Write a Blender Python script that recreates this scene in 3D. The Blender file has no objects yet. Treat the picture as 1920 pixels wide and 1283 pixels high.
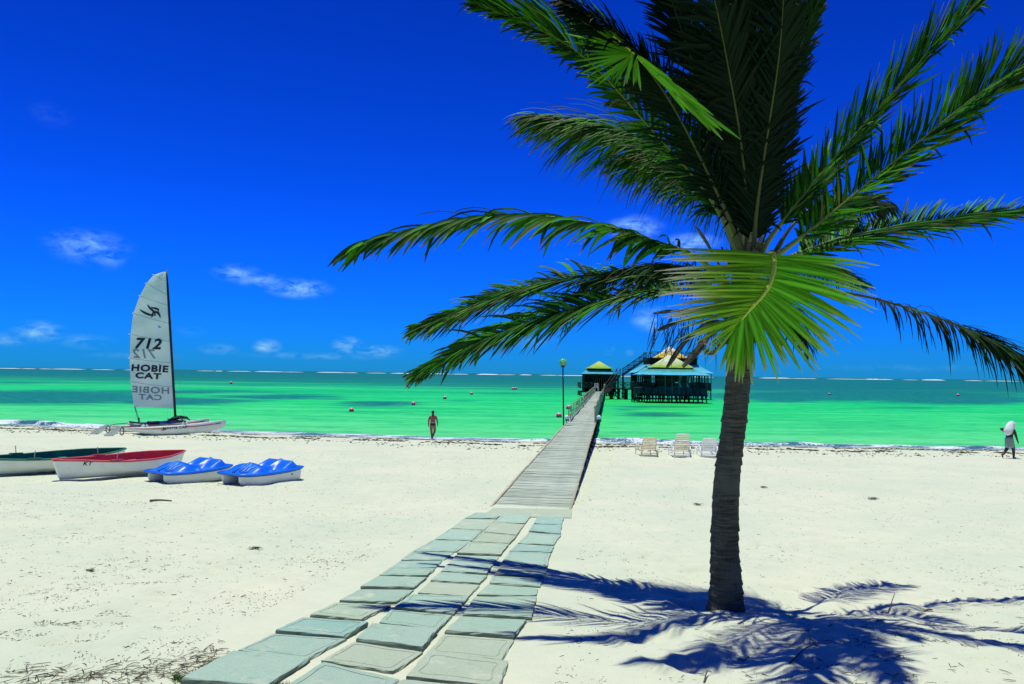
import bpy, bmesh, math, random
import numpy as np
from mathutils import Vector, Matrix, Euler, noise as mnoise

# ------------------------------------------------------------------ camera
S = bpy.context.scene
COL = S.collection
F_PX, CXP, CYP = 1400.0, 960.0, 641.5
EYE = Vector((0.0, 0.0, 4.25))
PITCH, ROLL = math.radians(2.43), math.radians(0.716)
RM = Euler((math.radians(90) + PITCH, 0, 0)).to_matrix() @ Matrix.Rotation(ROLL, 3, 'Z')
cam_d = bpy.data.cameras.new('camera')
cam = bpy.data.objects.new('camera', cam_d)
COL.objects.link(cam)
cam.location = EYE
cam.rotation_euler = RM.to_euler()
cam_d.sensor_width = 36.0
cam_d.lens = F_PX / 1920 * 36
cam_d.clip_start = 0.05
cam_d.clip_end = 60000
S.camera = cam

# ------------------------------------------------------------------ light
SUN_OFF = Vector((0.10, -0.10, -1.0))
SUN_TO = -SUN_OFF.normalized()
SUN_EL = math.asin(SUN_TO.z)
SUN_AZ = math.atan2(SUN_TO.x, SUN_TO.y)
S.view_settings.view_transform = 'Standard'
S.view_settings.look = 'None'
S.view_settings.gamma = 1.0
S.view_settings.use_curve_mapping = False
S.view_settings.exposure = 0.0
S.render.engine = 'CYCLES'
S.cycles.max_bounces = 6
S.cycles.transparent_max_bounces = 8
S.cycles.use_denoising = True

sun_d = bpy.data.lights.new('sun', 'SUN')
sun_d.energy = 4.4
sun_d.angle = math.radians(0.53)
sun_d.color = (1.0, 0.97, 0.90)
sun = bpy.data.objects.new('sun', sun_d)
COL.objects.link(sun)
sun.rotation_euler = SUN_OFF.to_track_quat('-Z', 'Y').to_euler()
sun.location = (0, 0, 60)

W = bpy.data.worlds.new('World')
S.world = W
W.use_nodes = True
wt = W.node_tree
for n_ in list(wt.nodes):
    wt.nodes.remove(n_)


class NT:
    """small node helper"""
    def __init__(s, tree):
        s.t = tree

    def n(s, typ, ins=None, **props):
        nd = s.t.nodes.new(typ)
        for k, v in props.items():
            setattr(nd, k, v)
        for k, v in (ins or {}).items():
            sock = nd.inputs[k]
            if hasattr(v, 'is_output') or isinstance(v, bpy.types.NodeSocket):
                s.t.links.new(v, sock)
            else:
                sock.default_value = v
        return nd

    def math(s, op, a, b=None, c=None, clamp=False):
        ins = {0: a}
        if b is not None:
            ins[1] = b
        if c is not None:
            ins[2] = c
        return s.n('ShaderNodeMath', ins, operation=op, use_clamp=clamp).outputs[0]

    def mix(s, f, a, b, blend='MIX'):
        nd = s.n('ShaderNodeMix', {0: f, 6: a, 7: b}, data_type='RGBA', blend_type=blend)
        return nd.outputs[2]

    def rng(s, v, a, b, c=0.0, d=1.0, smooth=False):
        return s.n('ShaderNodeMapRange', {0: v, 1: a, 2: b, 3: c, 4: d},
                   interpolation_type='SMOOTHSTEP' if smooth else 'LINEAR').outputs[0]

    def noise(s, vec, scale, detail=3, rough=0.55, dist=0.0):
        return s.n('ShaderNodeTexNoise', {'Vector': vec, 'Scale': scale, 'Detail': detail,
                                          'Roughness': rough, 'Distortion': dist}).outputs[0]

    def scalev(s, vec, sc):
        return s.n('ShaderNodeVectorMath', {0: vec, 1: sc}, operation='MULTIPLY').outputs[0]


def c4(c):
    return (c[0], c[1], c[2], 1.0)


def px_dir(px, py):
    v = Vector(((px - CXP) / F_PX, -(py - CYP) / F_PX, -1.0))
    return RM @ v


w = NT(wt)
sky = w.n('ShaderNodeTexSky', sky_type='NISHITA', sun_disc=False, sun_elevation=SUN_EL,
          sun_rotation=SUN_AZ, altitude=0.0, air_density=1.0, dust_density=0.0, ozone_density=6.0)
skyg = w.n('ShaderNodeGamma', {0: sky.outputs[0], 1: 1.75}).outputs[0]
skyc = w.n('ShaderNodeTexCoord').outputs['Generated']
ske = w.n('ShaderNodeSeparateXYZ', {0: skyc}).outputs[2]
skyg = w.n('ShaderNodeVectorMath', {0: skyg, 3: w.math('MULTIPLY', w.rng(ske, .12, .52, 1.28, 1.0), w.rng(ske, .0, .16, .76, 1.0))}, operation='SCALE').outputs[0]
graded = w.mix(1.0, skyg, c4((0.0045, 0.089, 0.335)), 'MULTIPLY')
tc = w.n('ShaderNodeTexCoord')
sep = w.n('ShaderNodeSeparateXYZ', {0: tc.outputs['Generated']})
az = w.math('ARCTAN2', sep.outputs[0], sep.outputs[1])
el = w.math('ARCSINE', sep.outputs[2])
ae = w.n('ShaderNodeCombineXYZ', {0: az, 1: el, 2: 0.0}).outputs[0]
CLOUDS = [  # picture position, half sizes, strength: scattered fair-weather cumulus
    (165, 462, 75, 34, .50), (205, 482, 30, 26, .35), (445, 513, 50, 20, .55), (560, 541, 70, 22, .75), (490, 526, 60, 16, .5),
    (75, 622, 46, 22, .62), (500, 650, 30, 17, .62), (652, 648, 34, 20, .75), (705, 658, 60, 15, .55),
    (1190, 428, 62, 30, .72), (1290, 456, 70, 22, .70), (1225, 600, 50, 30, .55), (95, 215, 40, 24, .05),
    (410, 655, 40, 12, .35), (160, 640, 50, 16, .25), (15, 636, 40, 14, .3), (1141, 656, 14, 12, .35),
    (1180, 662, 12, 8, .2), (360, 622, 30, 12, .1), (260, 668, 90, 8, .18), (600, 668, 160, 9, .22),
    (930, 585, 40, 14, .3), (1000, 640, 60, 16, .15), (1700, 690, 160, 8, .10),
    (2300, 480, 160, 40, .6), (2600, 560, 200, 50, .6), (-500, 560, 180, 40, .6), (-900, 430, 200, 50, .5)]
acc = None
for (cx, cy, hw, hh, st) in CLOUDS:
    d = px_dir(cx, cy).normalized()
    a0, e0 = math.atan2(d.x, d.y), math.asin(d.z)
    s1 = w.n('ShaderNodeVectorMath', {0: ae, 1: (a0, e0, 0)}, operation='SUBTRACT').outputs[0]
    s2 = w.n('ShaderNodeVectorMath', {0: s1, 1: (F_PX / hw * 1.12, F_PX / hh * 1.12, 0)}, operation='MULTIPLY').outputs[0]
    ln = w.n('ShaderNodeVectorMath', {0: s2}, operation='LENGTH').outputs['Value']
    m = w.rng(ln, 1.15, 0.0, 0.0, st * 1.25, smooth=True)
    acc = m if acc is None else w.math('MAXIMUM', acc, m)
nz1 = w.noise(w.scalev(ae, (1.0, 2.2, 1.0)), 42.0, 7, 0.62, 0.4)
nz2 = w.noise(w.scalev(ae, (1.0, 1.6, 1.0)), 14.0, 4, 0.5, 0.2)
nn_ = w.math('ADD', w.math('MULTIPLY', nz1, 0.65), w.math('MULTIPLY', nz2, 0.35))
cm = w.math('MULTIPLY', acc, w.rng(nn_, 0.42, 0.64, 0.0, 1.15))
cm = w.math('MULTIPLY', cm, 0.95, clamp=True)
cloud_col = w.n('ShaderNodeRGB')
cloud_col.outputs[0].default_value = (3.3, 7.0, 9.4, 1)
allsky = w.mix(cm, graded, cloud_col.outputs[0])
bg = w.n('ShaderNodeBackground', {0: allsky, 1: 0.10})
wo = w.n('ShaderNodeOutputWorld', {0: bg.outputs[0]})

# ------------------------------------------------------------------ helpers
rnd = random.Random(7)


def at(px, py, Y):
    """the point at depth Y seen in the photograph at this pixel"""
    d = px_dir(px, py)
    return EYE + d * (Y / d.y)


_pt = np.random.RandomState(3).rand(256, 256)


def vnoise(x, y):
    x = np.asarray(x, float); y = np.asarray(y, float)
    xi = np.floor(x).astype(int); yi = np.floor(y).astype(int)
    fx = x - xi; fy = y - yi
    fx = fx * fx * (3 - 2 * fx); fy = fy * fy * (3 - 2 * fy)
    a = _pt[xi & 255, yi & 255]; b = _pt[(xi + 1) & 255, yi & 255]
    c = _pt[xi & 255, (yi + 1) & 255]; d = _pt[(xi + 1) & 255, (yi + 1) & 255]
    return (a * (1 - fx) + b * fx) * (1 - fy) + (c * (1 - fx) + d * fx) * fy - 0.5


_shx = np.array([-700, -300, -80, -38, -15, 1.4, 31, 80, 300, 700], float)
_shy = np.array([150, 112, 67, 55.5, 50.3, 47.3, 45.4, 43.5, 38, 20], float)


def shoreY(X):
    X = np.asarray(X, float)
    return np.interp(X, _shx, _shy) + 1.2 * vnoise(X * .06 + 7, X * 0 + 2) + .5 * vnoise(X * .3 + 7, X * 0 + 5)


def base_z(X, Y):
    d = np.interp(np.asarray(X, float), _shx, _shy) - np.asarray(Y, float)
    q = (d - 28.6) / 1.3
    sp = np.where(q > 30, q, np.log1p(np.exp(np.minimum(q, 30)))) * 1.3
    sp2 = np.minimum(sp, 30)
    z = .030 * d + .067 * sp2
    z = np.where(d > 62, z - .05 * (d - 62), z)
    return np.maximum(z, -1.7)


def path_mask(X, Y):
    """1 on the paved path and boardwalk approach, 0 well away from it"""
    cxl = np.where(Y < 18.4, -1.05 + (Y - 5.2) * .115, .47 + .131 * (Y - 18.4))
    a = np.abs(X - cxl)
    m = np.clip((1.9 - a) / .7, 0, 1)
    return m


def ground_z(X, Y):
    X = np.asarray(X, float); Y = np.asarray(Y, float)
    z = base_z(X, Y)
    d = shoreY(X) - Y
    fade = np.clip((d - 1) / 9, 0, 1)
    pm = 1 - .93 * path_mask(X, Y)
    n_ = .10 * vnoise(X * .33 + 3, Y * .33) + .05 * vnoise(X * 1.1, Y * 1.1 + 9) \
        + .055 * vnoise(X * 2.7 + 5, Y * 2.7) + .026 * vnoise(X * 6.3, Y * 6.3 + 3)
    z = z + n_ * fade * pm
    # sand heaped a little round the palm foot
    r2 = (X - 1.93) ** 2 + (Y - 6.85) ** 2
    z = z + .05 * np.exp(-r2 / .5)
    return z


def gz(x, y):
    return float(ground_z(x, y))


def ground_at(px, py, zoff=0.0, smooth=True):
    d = px_dir(px, py)
    f = base_z if smooth else ground_z
    lo, hi = 1.0, 400.0
    t = 1.5
    prev = t
    while t < 300:
        p = EYE + d * t
        if p.z < float(f(p.x, p.y)) + zoff:
            break
        prev = t
        t *= 1.02
    lo, hi = prev, t
    for _ in range(30):
        mid = (lo + hi) / 2
        p = EYE + d * mid
        if p.z < float(f(p.x, p.y)) + zoff:
            hi = mid
        else:
            lo = mid
    return EYE + d * hi


def water_at(px, py, z=0.0):
    d = px_dir(px, py)
    return EYE + d * ((z - EYE.z) / d.z)


ORG = {}


def tag(o, label=None, cat=None, group=None, kind=None):
    if label: o['label'] = label
    if cat: o['category'] = cat
    if group: o['group'] = group
    if kind: o['kind'] = kind
    return o


def thing(name, label, cat, loc=(0, 0, 0), group=None):
    o = bpy.data.objects.new(name, None)
    o.empty_display_size = .2
    COL.objects.link(o)
    o.location = loc
    ORG[o.name] = Vector(loc)
    return tag(o, label, cat, group)


def link(name, me, parent=None, loc=None):
    o = bpy.data.objects.new(name, me)
    COL.objects.link(o)
    if parent:
        o.parent = parent
    if loc is not None:
        o.location = loc
    ORG[o.name] = (ORG.get(parent.name, Vector()) if parent else Vector()) + Vector(o.location)
    return o


class MB:
    def __init__(s):
        s.v = []; s.f = []; s.m = []; s.col = []
        s.cur = 0

    def quad(s, a, b, c, d):
        i = len(s.v); s.v += [Vector(a), Vector(b), Vector(c), Vector(d)]
        s.f.append((i, i + 1, i + 2, i + 3)); s.m.append(s.cur)

    def tri(s, a, b, c):
        i = len(s.v); s.v += [Vector(a), Vector(b), Vector(c)]
        s.f.append((i, i + 1, i + 2)); s.m.append(s.cur)

    def box(s, c, size, rot=None, taper=1.0):
        c = Vector(c); hx, hy, hz = [q / 2 for q in size]
        i = len(s.v)
        for z in (-hz, hz):
            k = taper if z > 0 else 1.0
            for (x, y) in ((-hx, -hy), (hx, -hy), (hx, hy), (-hx, hy)):
                p = Vector((x * k, y * k, z))
                if rot is not None: p = rot @ p
                s.v.append(c + p)
        for q in ((0, 3, 2, 1), (4, 5, 6, 7), (0, 1, 5, 4), (1, 2, 6, 5), (2, 3, 7, 6), (3, 0, 4, 7)):
            s.f.append(tuple(i + k for k in q)); s.m.append(s.cur)
        return s

    def beam(s, a, b, wd, ht, up=(0, 0, 1)):
        """box running from a to b, wd wide and ht high"""
        a = Vector(a); b = Vector(b); t = b - a; L = t.length
        if L < 1e-6: return s
        t.normalize(); up = Vector(up)
        if abs(t.dot(up)) > .98: up = Vector((0, 1, 0))
        sx = t.cross(up).normalized(); uz = sx.cross(t).normalized()
        M = Matrix((sx, t, uz)).transposed()
        return s.box((a + b) / 2, (wd, L, ht), M)

    def rings(s, rings, close=True, cap0=True, cap1=True):
        i0 = len(s.v); n = len(rings[0])
        for r in rings: s.v += [Vector(p) for p in r]
        for k in range(len(rings) - 1):
            for j in range(n if close else n - 1):
                a = i0 + k * n + j; b = i0 + k * n + (j + 1) % n
                s.f.append((a, b, b + n, a + n)); s.m.append(s.cur)
        if close and cap0: s.f.append(tuple(i0 + j for j in reversed(range(n)))); s.m.append(s.cur)
        if close and cap1:
            q = i0 + (len(rings) - 1) * n
            s.f.append(tuple(q + j for j in range(n))); s.m.append(s.cur)
        return s

    def tube(s, pts, rad, n=8, cap=True, flat=1.0):
        pts = [Vector(p) for p in pts]
        if not hasattr(rad, '__len__'): rad = [rad] * len(pts)
        rings = []; ref = None
        for k, p in enumerate(pts):
            t = (pts[min(k + 1, len(pts) - 1)] - pts[max(k - 1, 0)])
            t = t.normalized() if t.length > 1e-9 else Vector((0, 0, 1))
            if ref is None:
                ref = Vector((0, 0, 1)) if abs(t.z) < .9 else Vector((1, 0, 0))
            a = (ref - t * ref.dot(t)).normalized(); b = t.cross(a); ref = a
            r = rad[k]
            rings.append([p + a * (math.cos(2 * math.pi * j / n) * r) + b * (math.sin(2 * math.pi * j / n) * r * flat)
                          for j in range(n)])
        return s.rings(rings, True, cap, cap)

    def ball(s, c, r, nu=12, nv=8, sc=(1, 1, 1)):
        c = Vector(c); rings = []
        for k in range(nv + 1):
            th = math.pi * k / nv
            rr = max(math.sin(th), .02) * r
            rings.append([c + Vector((math.cos(2 * math.pi * j / nu) * rr * sc[0],
                                      math.sin(2 * math.pi * j / nu) * rr * sc[1],
                                      -math.cos(th) * r * sc[2])) for j in range(nu)])
        return s.rings(rings)

    def mesh(s, name, mats, off=Vector(), smooth=False):
        me = bpy.data.meshes.new(name)
        me.from_pydata([tuple(v - off) for v in s.v], [], s.f)
        for m in (mats if isinstance(mats, (list, tuple)) else [mats]): me.materials.append(m)
        me.polygons.foreach_set('material_index', s.m)
        if smooth: me.polygons.foreach_set('use_smooth', [True] * len(s.f))
        me.update()
        return me

    def build(s, name, mats, parent=None, smooth=False, loc=None):
        """vertices are in world space; with loc the object gets its origin there"""
        po = ORG.get(parent.name, Vector()) if parent else Vector()
        lo = Vector(loc) if loc is not None else po
        me = s.mesh(name, mats, lo, smooth)
        return link(name, me, parent, lo - po)


def auto_smooth(o, ang=35):
    me = o.data
    me.polygons.foreach_set('use_smooth', [True] * len(me.polygons))
    try:
        me.set_sharp_from_angle(angle=math.radians(ang))
    except Exception:
        pass
    return o


def copy_tree(o, parent=None):
    c = o.copy(); COL.objects.link(c); c.parent = parent
    ORG[c.name] = Vector()
    for ch in list(o.children):
        copy_tree(ch, c)
    return c


def crom(pts, n):
    """Catmull-Rom resample"""
    P = [Vector(p) for p in pts]
    P = [P[0] * 2 - P[1]] + P + [P[-1] * 2 - P[-2]]
    segs = len(P) - 3
    out = []
    for i in range(n):
        u = i / (n - 1) * segs
        k = min(int(u), segs - 1); t = u - k
        a, b, c, d = P[k], P[k + 1], P[k + 2], P[k + 3]
        out.append(.5 * ((2 * b) + (c - a) * t + (2 * a - 5 * b + 4 * c - d) * t * t + (3 * b - a - 3 * c + d) * t ** 3))
    return out


# ------------------------------------------------------------------ materials
def new_mat(name):
    m = bpy.data.materials.new(name); m.use_nodes = True
    for n_ in list(m.node_tree.nodes): m.node_tree.nodes.remove(n_)
    return m, NT(m.node_tree)


def out(t, sh):
    t.n('ShaderNodeOutputMaterial', {0: sh})


def simple(name, col, rough=.6, var=.15, scale=6.0, bump=.0, bscale=40.0, spec=.4, metal=0.0, coord='Object', dirt=None):
    m, t = new_mat(name)
    tcn = t.n('ShaderNodeTexCoord').outputs[coord]
    nz = t.noise(tcn, scale, 4, .6)
    lo = tuple(c * (1 - var) for c in col); hi = tuple(min(1, c * (1 + var)) for c in col)
    cc = t.mix(t.rng(nz, .3, .7), c4(lo), c4(hi))
    if dirt:
        nz2 = t.noise(tcn, scale * 2.3, 6, .7)
        cc = t.mix(t.rng(nz2, .52, .72, 0, dirt[1]), cc, c4(dirt[0]))
    ins = {'Base Color': cc, 'Roughness': rough, 'Metallic': metal, 'Specular IOR Level': spec}
    if bump:
        b = t.n('ShaderNodeBump', {'Height': t.noise(tcn, bscale, 4, .6), 'Strength': bump, 'Distance': .02})
        ins['Normal'] = b.outputs[0]
    p = t.n('ShaderNodeBsdfPrincipled', ins)
    out(t, p.outputs[0])
    return m


def mat_sand():
    m, t = new_mat('coral_sand')
    g = t.n('ShaderNodeNewGeometry').outputs['Position']
    at_ = t.n('ShaderNodeAttribute', attribute_name='shore').outputs['Fac']
    n1 = t.noise(g, .35, 4, .6); n2 = t.noise(g, 3.0, 5, .65); n3 = t.noise(g, 90.0, 3, .7)
    n4 = t.noise(g, 28.0, 4, .75)
    c = t.mix(t.rng(n1, .3, .7), c4((.51, .595, .42)), c4((.625, .65, .455)))
    c = t.mix(t.rng(n2, .42, .75, 0, .35), c, c4((.50, .56, .39)))
    c = t.mix(t.rng(n3, .58, .75, 0, .35), c, c4((.36, .38, .26)))
    n7 = t.noise(t.scalev(g, (1, 1.6, 1)), 1.1, 6, .7, .8)
    c = t.mix(t.rng(n7, .50, .68, 0, .45), c, c4((.50, .55, .39)))
    # fine dark shell and weed grains
    c = t.mix(t.rng(n4, .63, .72, 0, .55), c, c4((.17, .19, .13)))
    wet = t.math('ADD', at_, t.math('MULTIPLY', t.math('SUBTRACT', n1, .5), 1.2))
    c = t.mix(t.rng(wet, 2.2, .2, 0, .75), c, c4((.30, .36, .27)))
    hv = t.n('ShaderNodeTexVoronoi', {'Vector': g, 'Scale': 3.4, 'Randomness': 1.0}, feature='SMOOTH_F1').outputs[0]
    h = t.math('ADD', t.math('MULTIPLY', n2, .5), t.math('MULTIPLY', hv, .35))
    h = t.math('ADD', h, t.math('MULTIPLY', t.noise(g, 14.0, 5, .7), .18))
    b = t.n('ShaderNodeBump', {'Height': h, 'Strength': .55, 'Distance': .10})
    b2 = t.n('ShaderNodeBump', {'Height': n3, 'Strength': .35, 'Distance': .006, 'Normal': b.outputs[0]})
    p = t.n('ShaderNodeBsdfPrincipled', {'Base Color': c, 'Roughness': .95, 'Specular IOR Level': .1, 'Normal': b2.outputs[0]})
    out(t, p.outputs[0])
    return m


def mat_sea():
    m, t = new_mat('lagoon_water')
    g = t.n('ShaderNodeNewGeometry').outputs['Position']
    off = t.n('ShaderNodeAttribute', attribute_name='offshore').outputs['Fac']   # log2 of metres from shore
    grass = t.n('ShaderNodeAttribute', attribute_name='weedbed').outputs['Fac']
    gs = t.scalev(g, (.22, 1.0, 1.0))
    n1 = t.noise(gs, .045, 5, .62, .6)
    n2 = t.noise(gs, .35, 5, .65)
    n3 = t.noise(t.scalev(g, (.35, 1, 1)), 1.6, 5, .7)
    v = t.math('ADD', off, t.math('MULTIPLY', t.math('SUBTRACT', n1, .5), 2.4))
    v = t.math('ADD', v, t.math('MULTIPLY', t.math('SUBTRACT', n2, .5), .8))
    r = t.n('ShaderNodeValToRGB', {0: t.rng(v, 0.0, 11.0)})
    e = r.color_ramp.elements
    e[0].position = 0.0; e[0].color = (.17, .60, .20, 1)
    e[1].position = 1.0; e[1].color = (.0, .09, .085, 1)
    for pos, col in ((.18, (.115, .66, .17)), (.36, (.060, .66, .14)), (.50, (.012, .62, .095)), (.60, (.004, .56, .085)),
                     (.665, (.003, .40, .085)), (.72, (.001, .16, .070)), (.84, (.0, .11, .075))):
        q = e.new(pos); q.color = c4(col)
    gr = t.math('ADD', grass, t.math('MULTIPLY', t.math('SUBTRACT', n2, .5), 1.3))
    gr = t.math('ADD', gr, t.math('MULTIPLY', t.math('SUBTRACT', n3, .5), .55))
    gm = t.rng(gr, .22, .70, 0, .92, smooth=True)
    c = t.mix(gm, r.outputs[0], c4((.001, .115, .10)))
    # choppy texture: light crests and shaded hollows painted into the water colour, a few white flecks
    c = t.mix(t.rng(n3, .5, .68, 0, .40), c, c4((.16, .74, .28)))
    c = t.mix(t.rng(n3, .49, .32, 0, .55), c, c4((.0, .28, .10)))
    fl = t.noise(t.scalev(g, (.30, 1, 1)), .55, 6, .75)
    fl2 = t.noise(g, .02, 2, .5)
    fm = t.math('MULTIPLY', t.rng(fl, .735, .77, 0, .8), t.rng(fl2, .42, .6))
    c = t.mix(fm, c, c4((.75, .8, .75)))
    n5 = t.noise(t.scalev(g, (.22, 1, 1)), .22, 7, .82)
    n6 = t.noise(t.scalev(g, (.18, 1, 1)), .035, 7, .85)
    far = t.rng(off, 5.2, 7.6)
    nn = t.math('ADD', t.math('MULTIPLY', n5, t.math('SUBTRACT', 1.0, far)), t.math('MULTIPLY', n6, far))  # coarser light and dark ripples, painted in the same way
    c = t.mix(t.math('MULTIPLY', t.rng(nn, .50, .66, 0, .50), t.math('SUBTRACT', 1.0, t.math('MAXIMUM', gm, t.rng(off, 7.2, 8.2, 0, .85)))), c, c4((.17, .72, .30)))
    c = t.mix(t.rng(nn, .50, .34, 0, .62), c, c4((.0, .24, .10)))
    wv = t.math('ADD', t.noise(t.scalev(g, (.4, 1, 1)), 1.1, 6, .7), t.math('MULTIPLY', nn, 3.0))
    b = t.n('ShaderNodeBump', {'Height': wv, 'Strength': .45, 'Distance': .25})
    p = t.n('ShaderNodeBsdfPrincipled', {'Base Color': c, 'Roughness': .4, 'IOR': 1.33, 'Specular IOR Level': .08,
                                         'Normal': b.outputs[0]})
    out(t, p.outputs[0])
    return m


def mat_foam(name='foam', thr=(.46, .56)):
    m, t = new_mat(name)
    g = t.n('ShaderNodeNewGeometry').outputs['Position']
    n1 = t.noise(t.scalev(g, (.25, 1, 1)), 1.3, 6, .7)
    n2 = t.noise(g, 7.0, 4, .7)
    v = t.math('ADD', t.math('MULTIPLY', n1, .7), t.math('MULTIPLY', n2, .3))
    c = t.mix(t.rng(v, thr[0], thr[1]), c4((.015, .13, .19)), c4((.72, .80, .78)))
    p = t.n('ShaderNodeBsdfPrincipled', {'Base Color': c, 'Roughness': .6, 'Specular IOR Level': .3})
    out(t, p.outputs[0])
    return m


def mat_paver():
    m, t = new_mat('paver_concrete')
    oi = t.n('ShaderNodeObjectInfo').outputs['Random']
    g = t.n('ShaderNodeNewGeometry').outputs['Position']
    r = t.n('ShaderNodeValToRGB', {0: oi}); r.color_ramp.interpolation = 'CONSTANT'
    e = r.color_ramp.elements
    e[0].position = 0; e[0].color = (0.312, 0.506, 0.355, 1)
    e[1].position = .9; e[1].color = (0.396, 0.494, 0.302, 1)
    for pos, col in ((.15, (0.324, 0.517, 0.375)), (.32, (0.396, 0.529, 0.343)), (.45, (0.252, 0.482, 0.375)), (.58, (0.432, 0.529, 0.343)),
                     (.70, (0.300, 0.482, 0.33)), (.80, (0.348, 0.541, 0.39))):
        q = e.new(pos); q.color = c4(col)
    n1 = t.noise(g, 1.7, 5, .65); n2 = t.noise(g, 60.0, 5, .85); n3 = t.noise(g, 9.0, 6, .7)
    c = t.mix(.10, r.outputs[0], c4((.52, .60, .46)))
    c = t.mix(t.rng(n1, .35, .7, 0, .45), c, c4((.46, .54, .41)))
    c = t.mix(t.rng(n2, .52, .66, 0, .55), c, c4((.18, .27, .22)))
    c = t.mix(t.rng(n2, .46, .34, 0, .35), c, c4((.52, .60, .50)))
    c = t.mix(t.rng(n3, .58, .78, 0, .35), c, c4((.50, .52, .38)))
    sd = t.noise(g, 2.6, 6, .72)
    c = t.mix(t.rng(sd, .56, .66, 0, .75), c, c4((.56, .61, .44)))
    st_ = t.noise(g, 4.1, 5, .7, 1.0)
    c = t.mix(t.rng(st_, .58, .70, 0, .40), c, c4((.20, .26, .19)))
    # the broken side faces are mixed darker than the tops
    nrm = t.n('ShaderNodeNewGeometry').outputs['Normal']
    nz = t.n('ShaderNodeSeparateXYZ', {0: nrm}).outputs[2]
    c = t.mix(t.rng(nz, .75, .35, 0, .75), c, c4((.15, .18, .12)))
    b = t.n('ShaderNodeBump', {'Height': t.math('ADD', n2, t.math('MULTIPLY', n3, 1.5)), 'Strength': .8, 'Distance': .012})
    p = t.n('ShaderNodeBsdfPrincipled', {'Base Color': c, 'Roughness': .9, 'Specular IOR Level': .15, 'Normal': b.outputs[0]})
    out(t, p.outputs[0])
    return m


def mat_plank(name, ca, cb, cc_, along=(1, 12, 12)):
    m, t = new_mat(name)
    oi = t.n('ShaderNodeObjectInfo').outputs['Random']
    o = t.n('ShaderNodeTexCoord').outputs['Object']
    g = t.n('ShaderNodeNewGeometry').outputs['Position']
    grain = t.noise(t.scalev(o, along), 3.0, 5, .7)
    n2 = t.noise(g, .9, 4, .6)
    c = t.mix(oi, c4(ca), c4(cb))
    c = t.mix(t.rng(grain, .4, .75, 0, .75), c, c4(cc_))
    c = t.mix(t.rng(n2, .45, .75, 0, .45), c, c4(tuple(min(1, q * 1.25) for q in cb)))
    b = t.n('ShaderNodeBump', {'Height': grain, 'Strength': .5, 'Distance': .01})
    p = t.n('ShaderNodeBsdfPrincipled', {'Base Color': c, 'Roughness': .85, 'Specular IOR Level': .2, 'Normal': b.outputs[0]})
    out(t, p.outputs[0])
    return m


def mat_vcol(name, rough=.45, spec=.4, trans=0.0, bump=0.0):
    m, t = new_mat(name)
    a = t.n('ShaderNodeAttribute', attribute_name='col').outputs['Color']
    p = t.n('ShaderNodeBsdfPrincipled', {'Base Color': a, 'Roughness': rough, 'Specular IOR Level': spec})
    if trans:
        tr = t.n('ShaderNodeBsdfTranslucent', {0: t.mix(1.0, a, c4((1.0, 1.0, .35)), 'MULTIPLY')})
        mx = t.n('ShaderNodeMixShader', {0: trans, 1: p.outputs[0], 2: tr.outputs[0]})
        out(t, mx.outputs[0])
    else:
        out(t, p.outputs[0])
    return m


def mat_trunk():
    m, t = new_mat('palm_bark')
    g = t.n('ShaderNodeNewGeometry').outputs['Position']
    n1 = t.noise(t.scalev(g, (2, 2, 26)), 2.2, 5, .7)
    n2 = t.noise(t.scalev(g, (30, 30, 4)), 1.6, 4, .7)
    n3 = t.noise(g, 3.0, 4, .6)
    c = t.mix(t.rng(n1, .35, .7), c4((.030, .036, .022)), c4((.15, .15, .095)))
    c = t.mix(t.rng(n2, .5, .75, 0, .6), c, c4((.025, .028, .020)))
    c = t.mix(t.rng(n3, .48, .66, 0, .55), c, c4((.15, .16, .10)))
    b = t.n('ShaderNodeBump', {'Height': t.math('ADD', n1, n2), 'Strength': .8, 'Distance': .015})
    p = t.n('ShaderNodeBsdfPrincipled', {'Base Color': c, 'Roughness': .9, 'Specular IOR Level': .15, 'Normal': b.outputs[0]})
    out(t, p.outputs[0])
    return m


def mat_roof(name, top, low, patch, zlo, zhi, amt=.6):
    """painted shingles, colour blended from eave to ridge, dirty patches"""
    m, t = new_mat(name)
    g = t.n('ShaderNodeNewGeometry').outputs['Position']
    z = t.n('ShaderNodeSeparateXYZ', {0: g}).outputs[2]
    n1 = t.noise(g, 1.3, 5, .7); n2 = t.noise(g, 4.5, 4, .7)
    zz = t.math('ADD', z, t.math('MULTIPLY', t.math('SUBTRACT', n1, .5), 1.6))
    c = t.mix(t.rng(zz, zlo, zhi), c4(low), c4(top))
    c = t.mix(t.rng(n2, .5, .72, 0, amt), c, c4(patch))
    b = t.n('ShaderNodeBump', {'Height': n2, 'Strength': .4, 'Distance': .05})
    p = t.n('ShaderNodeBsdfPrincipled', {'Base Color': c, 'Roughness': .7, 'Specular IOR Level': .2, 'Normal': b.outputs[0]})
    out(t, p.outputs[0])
    return m


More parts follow.
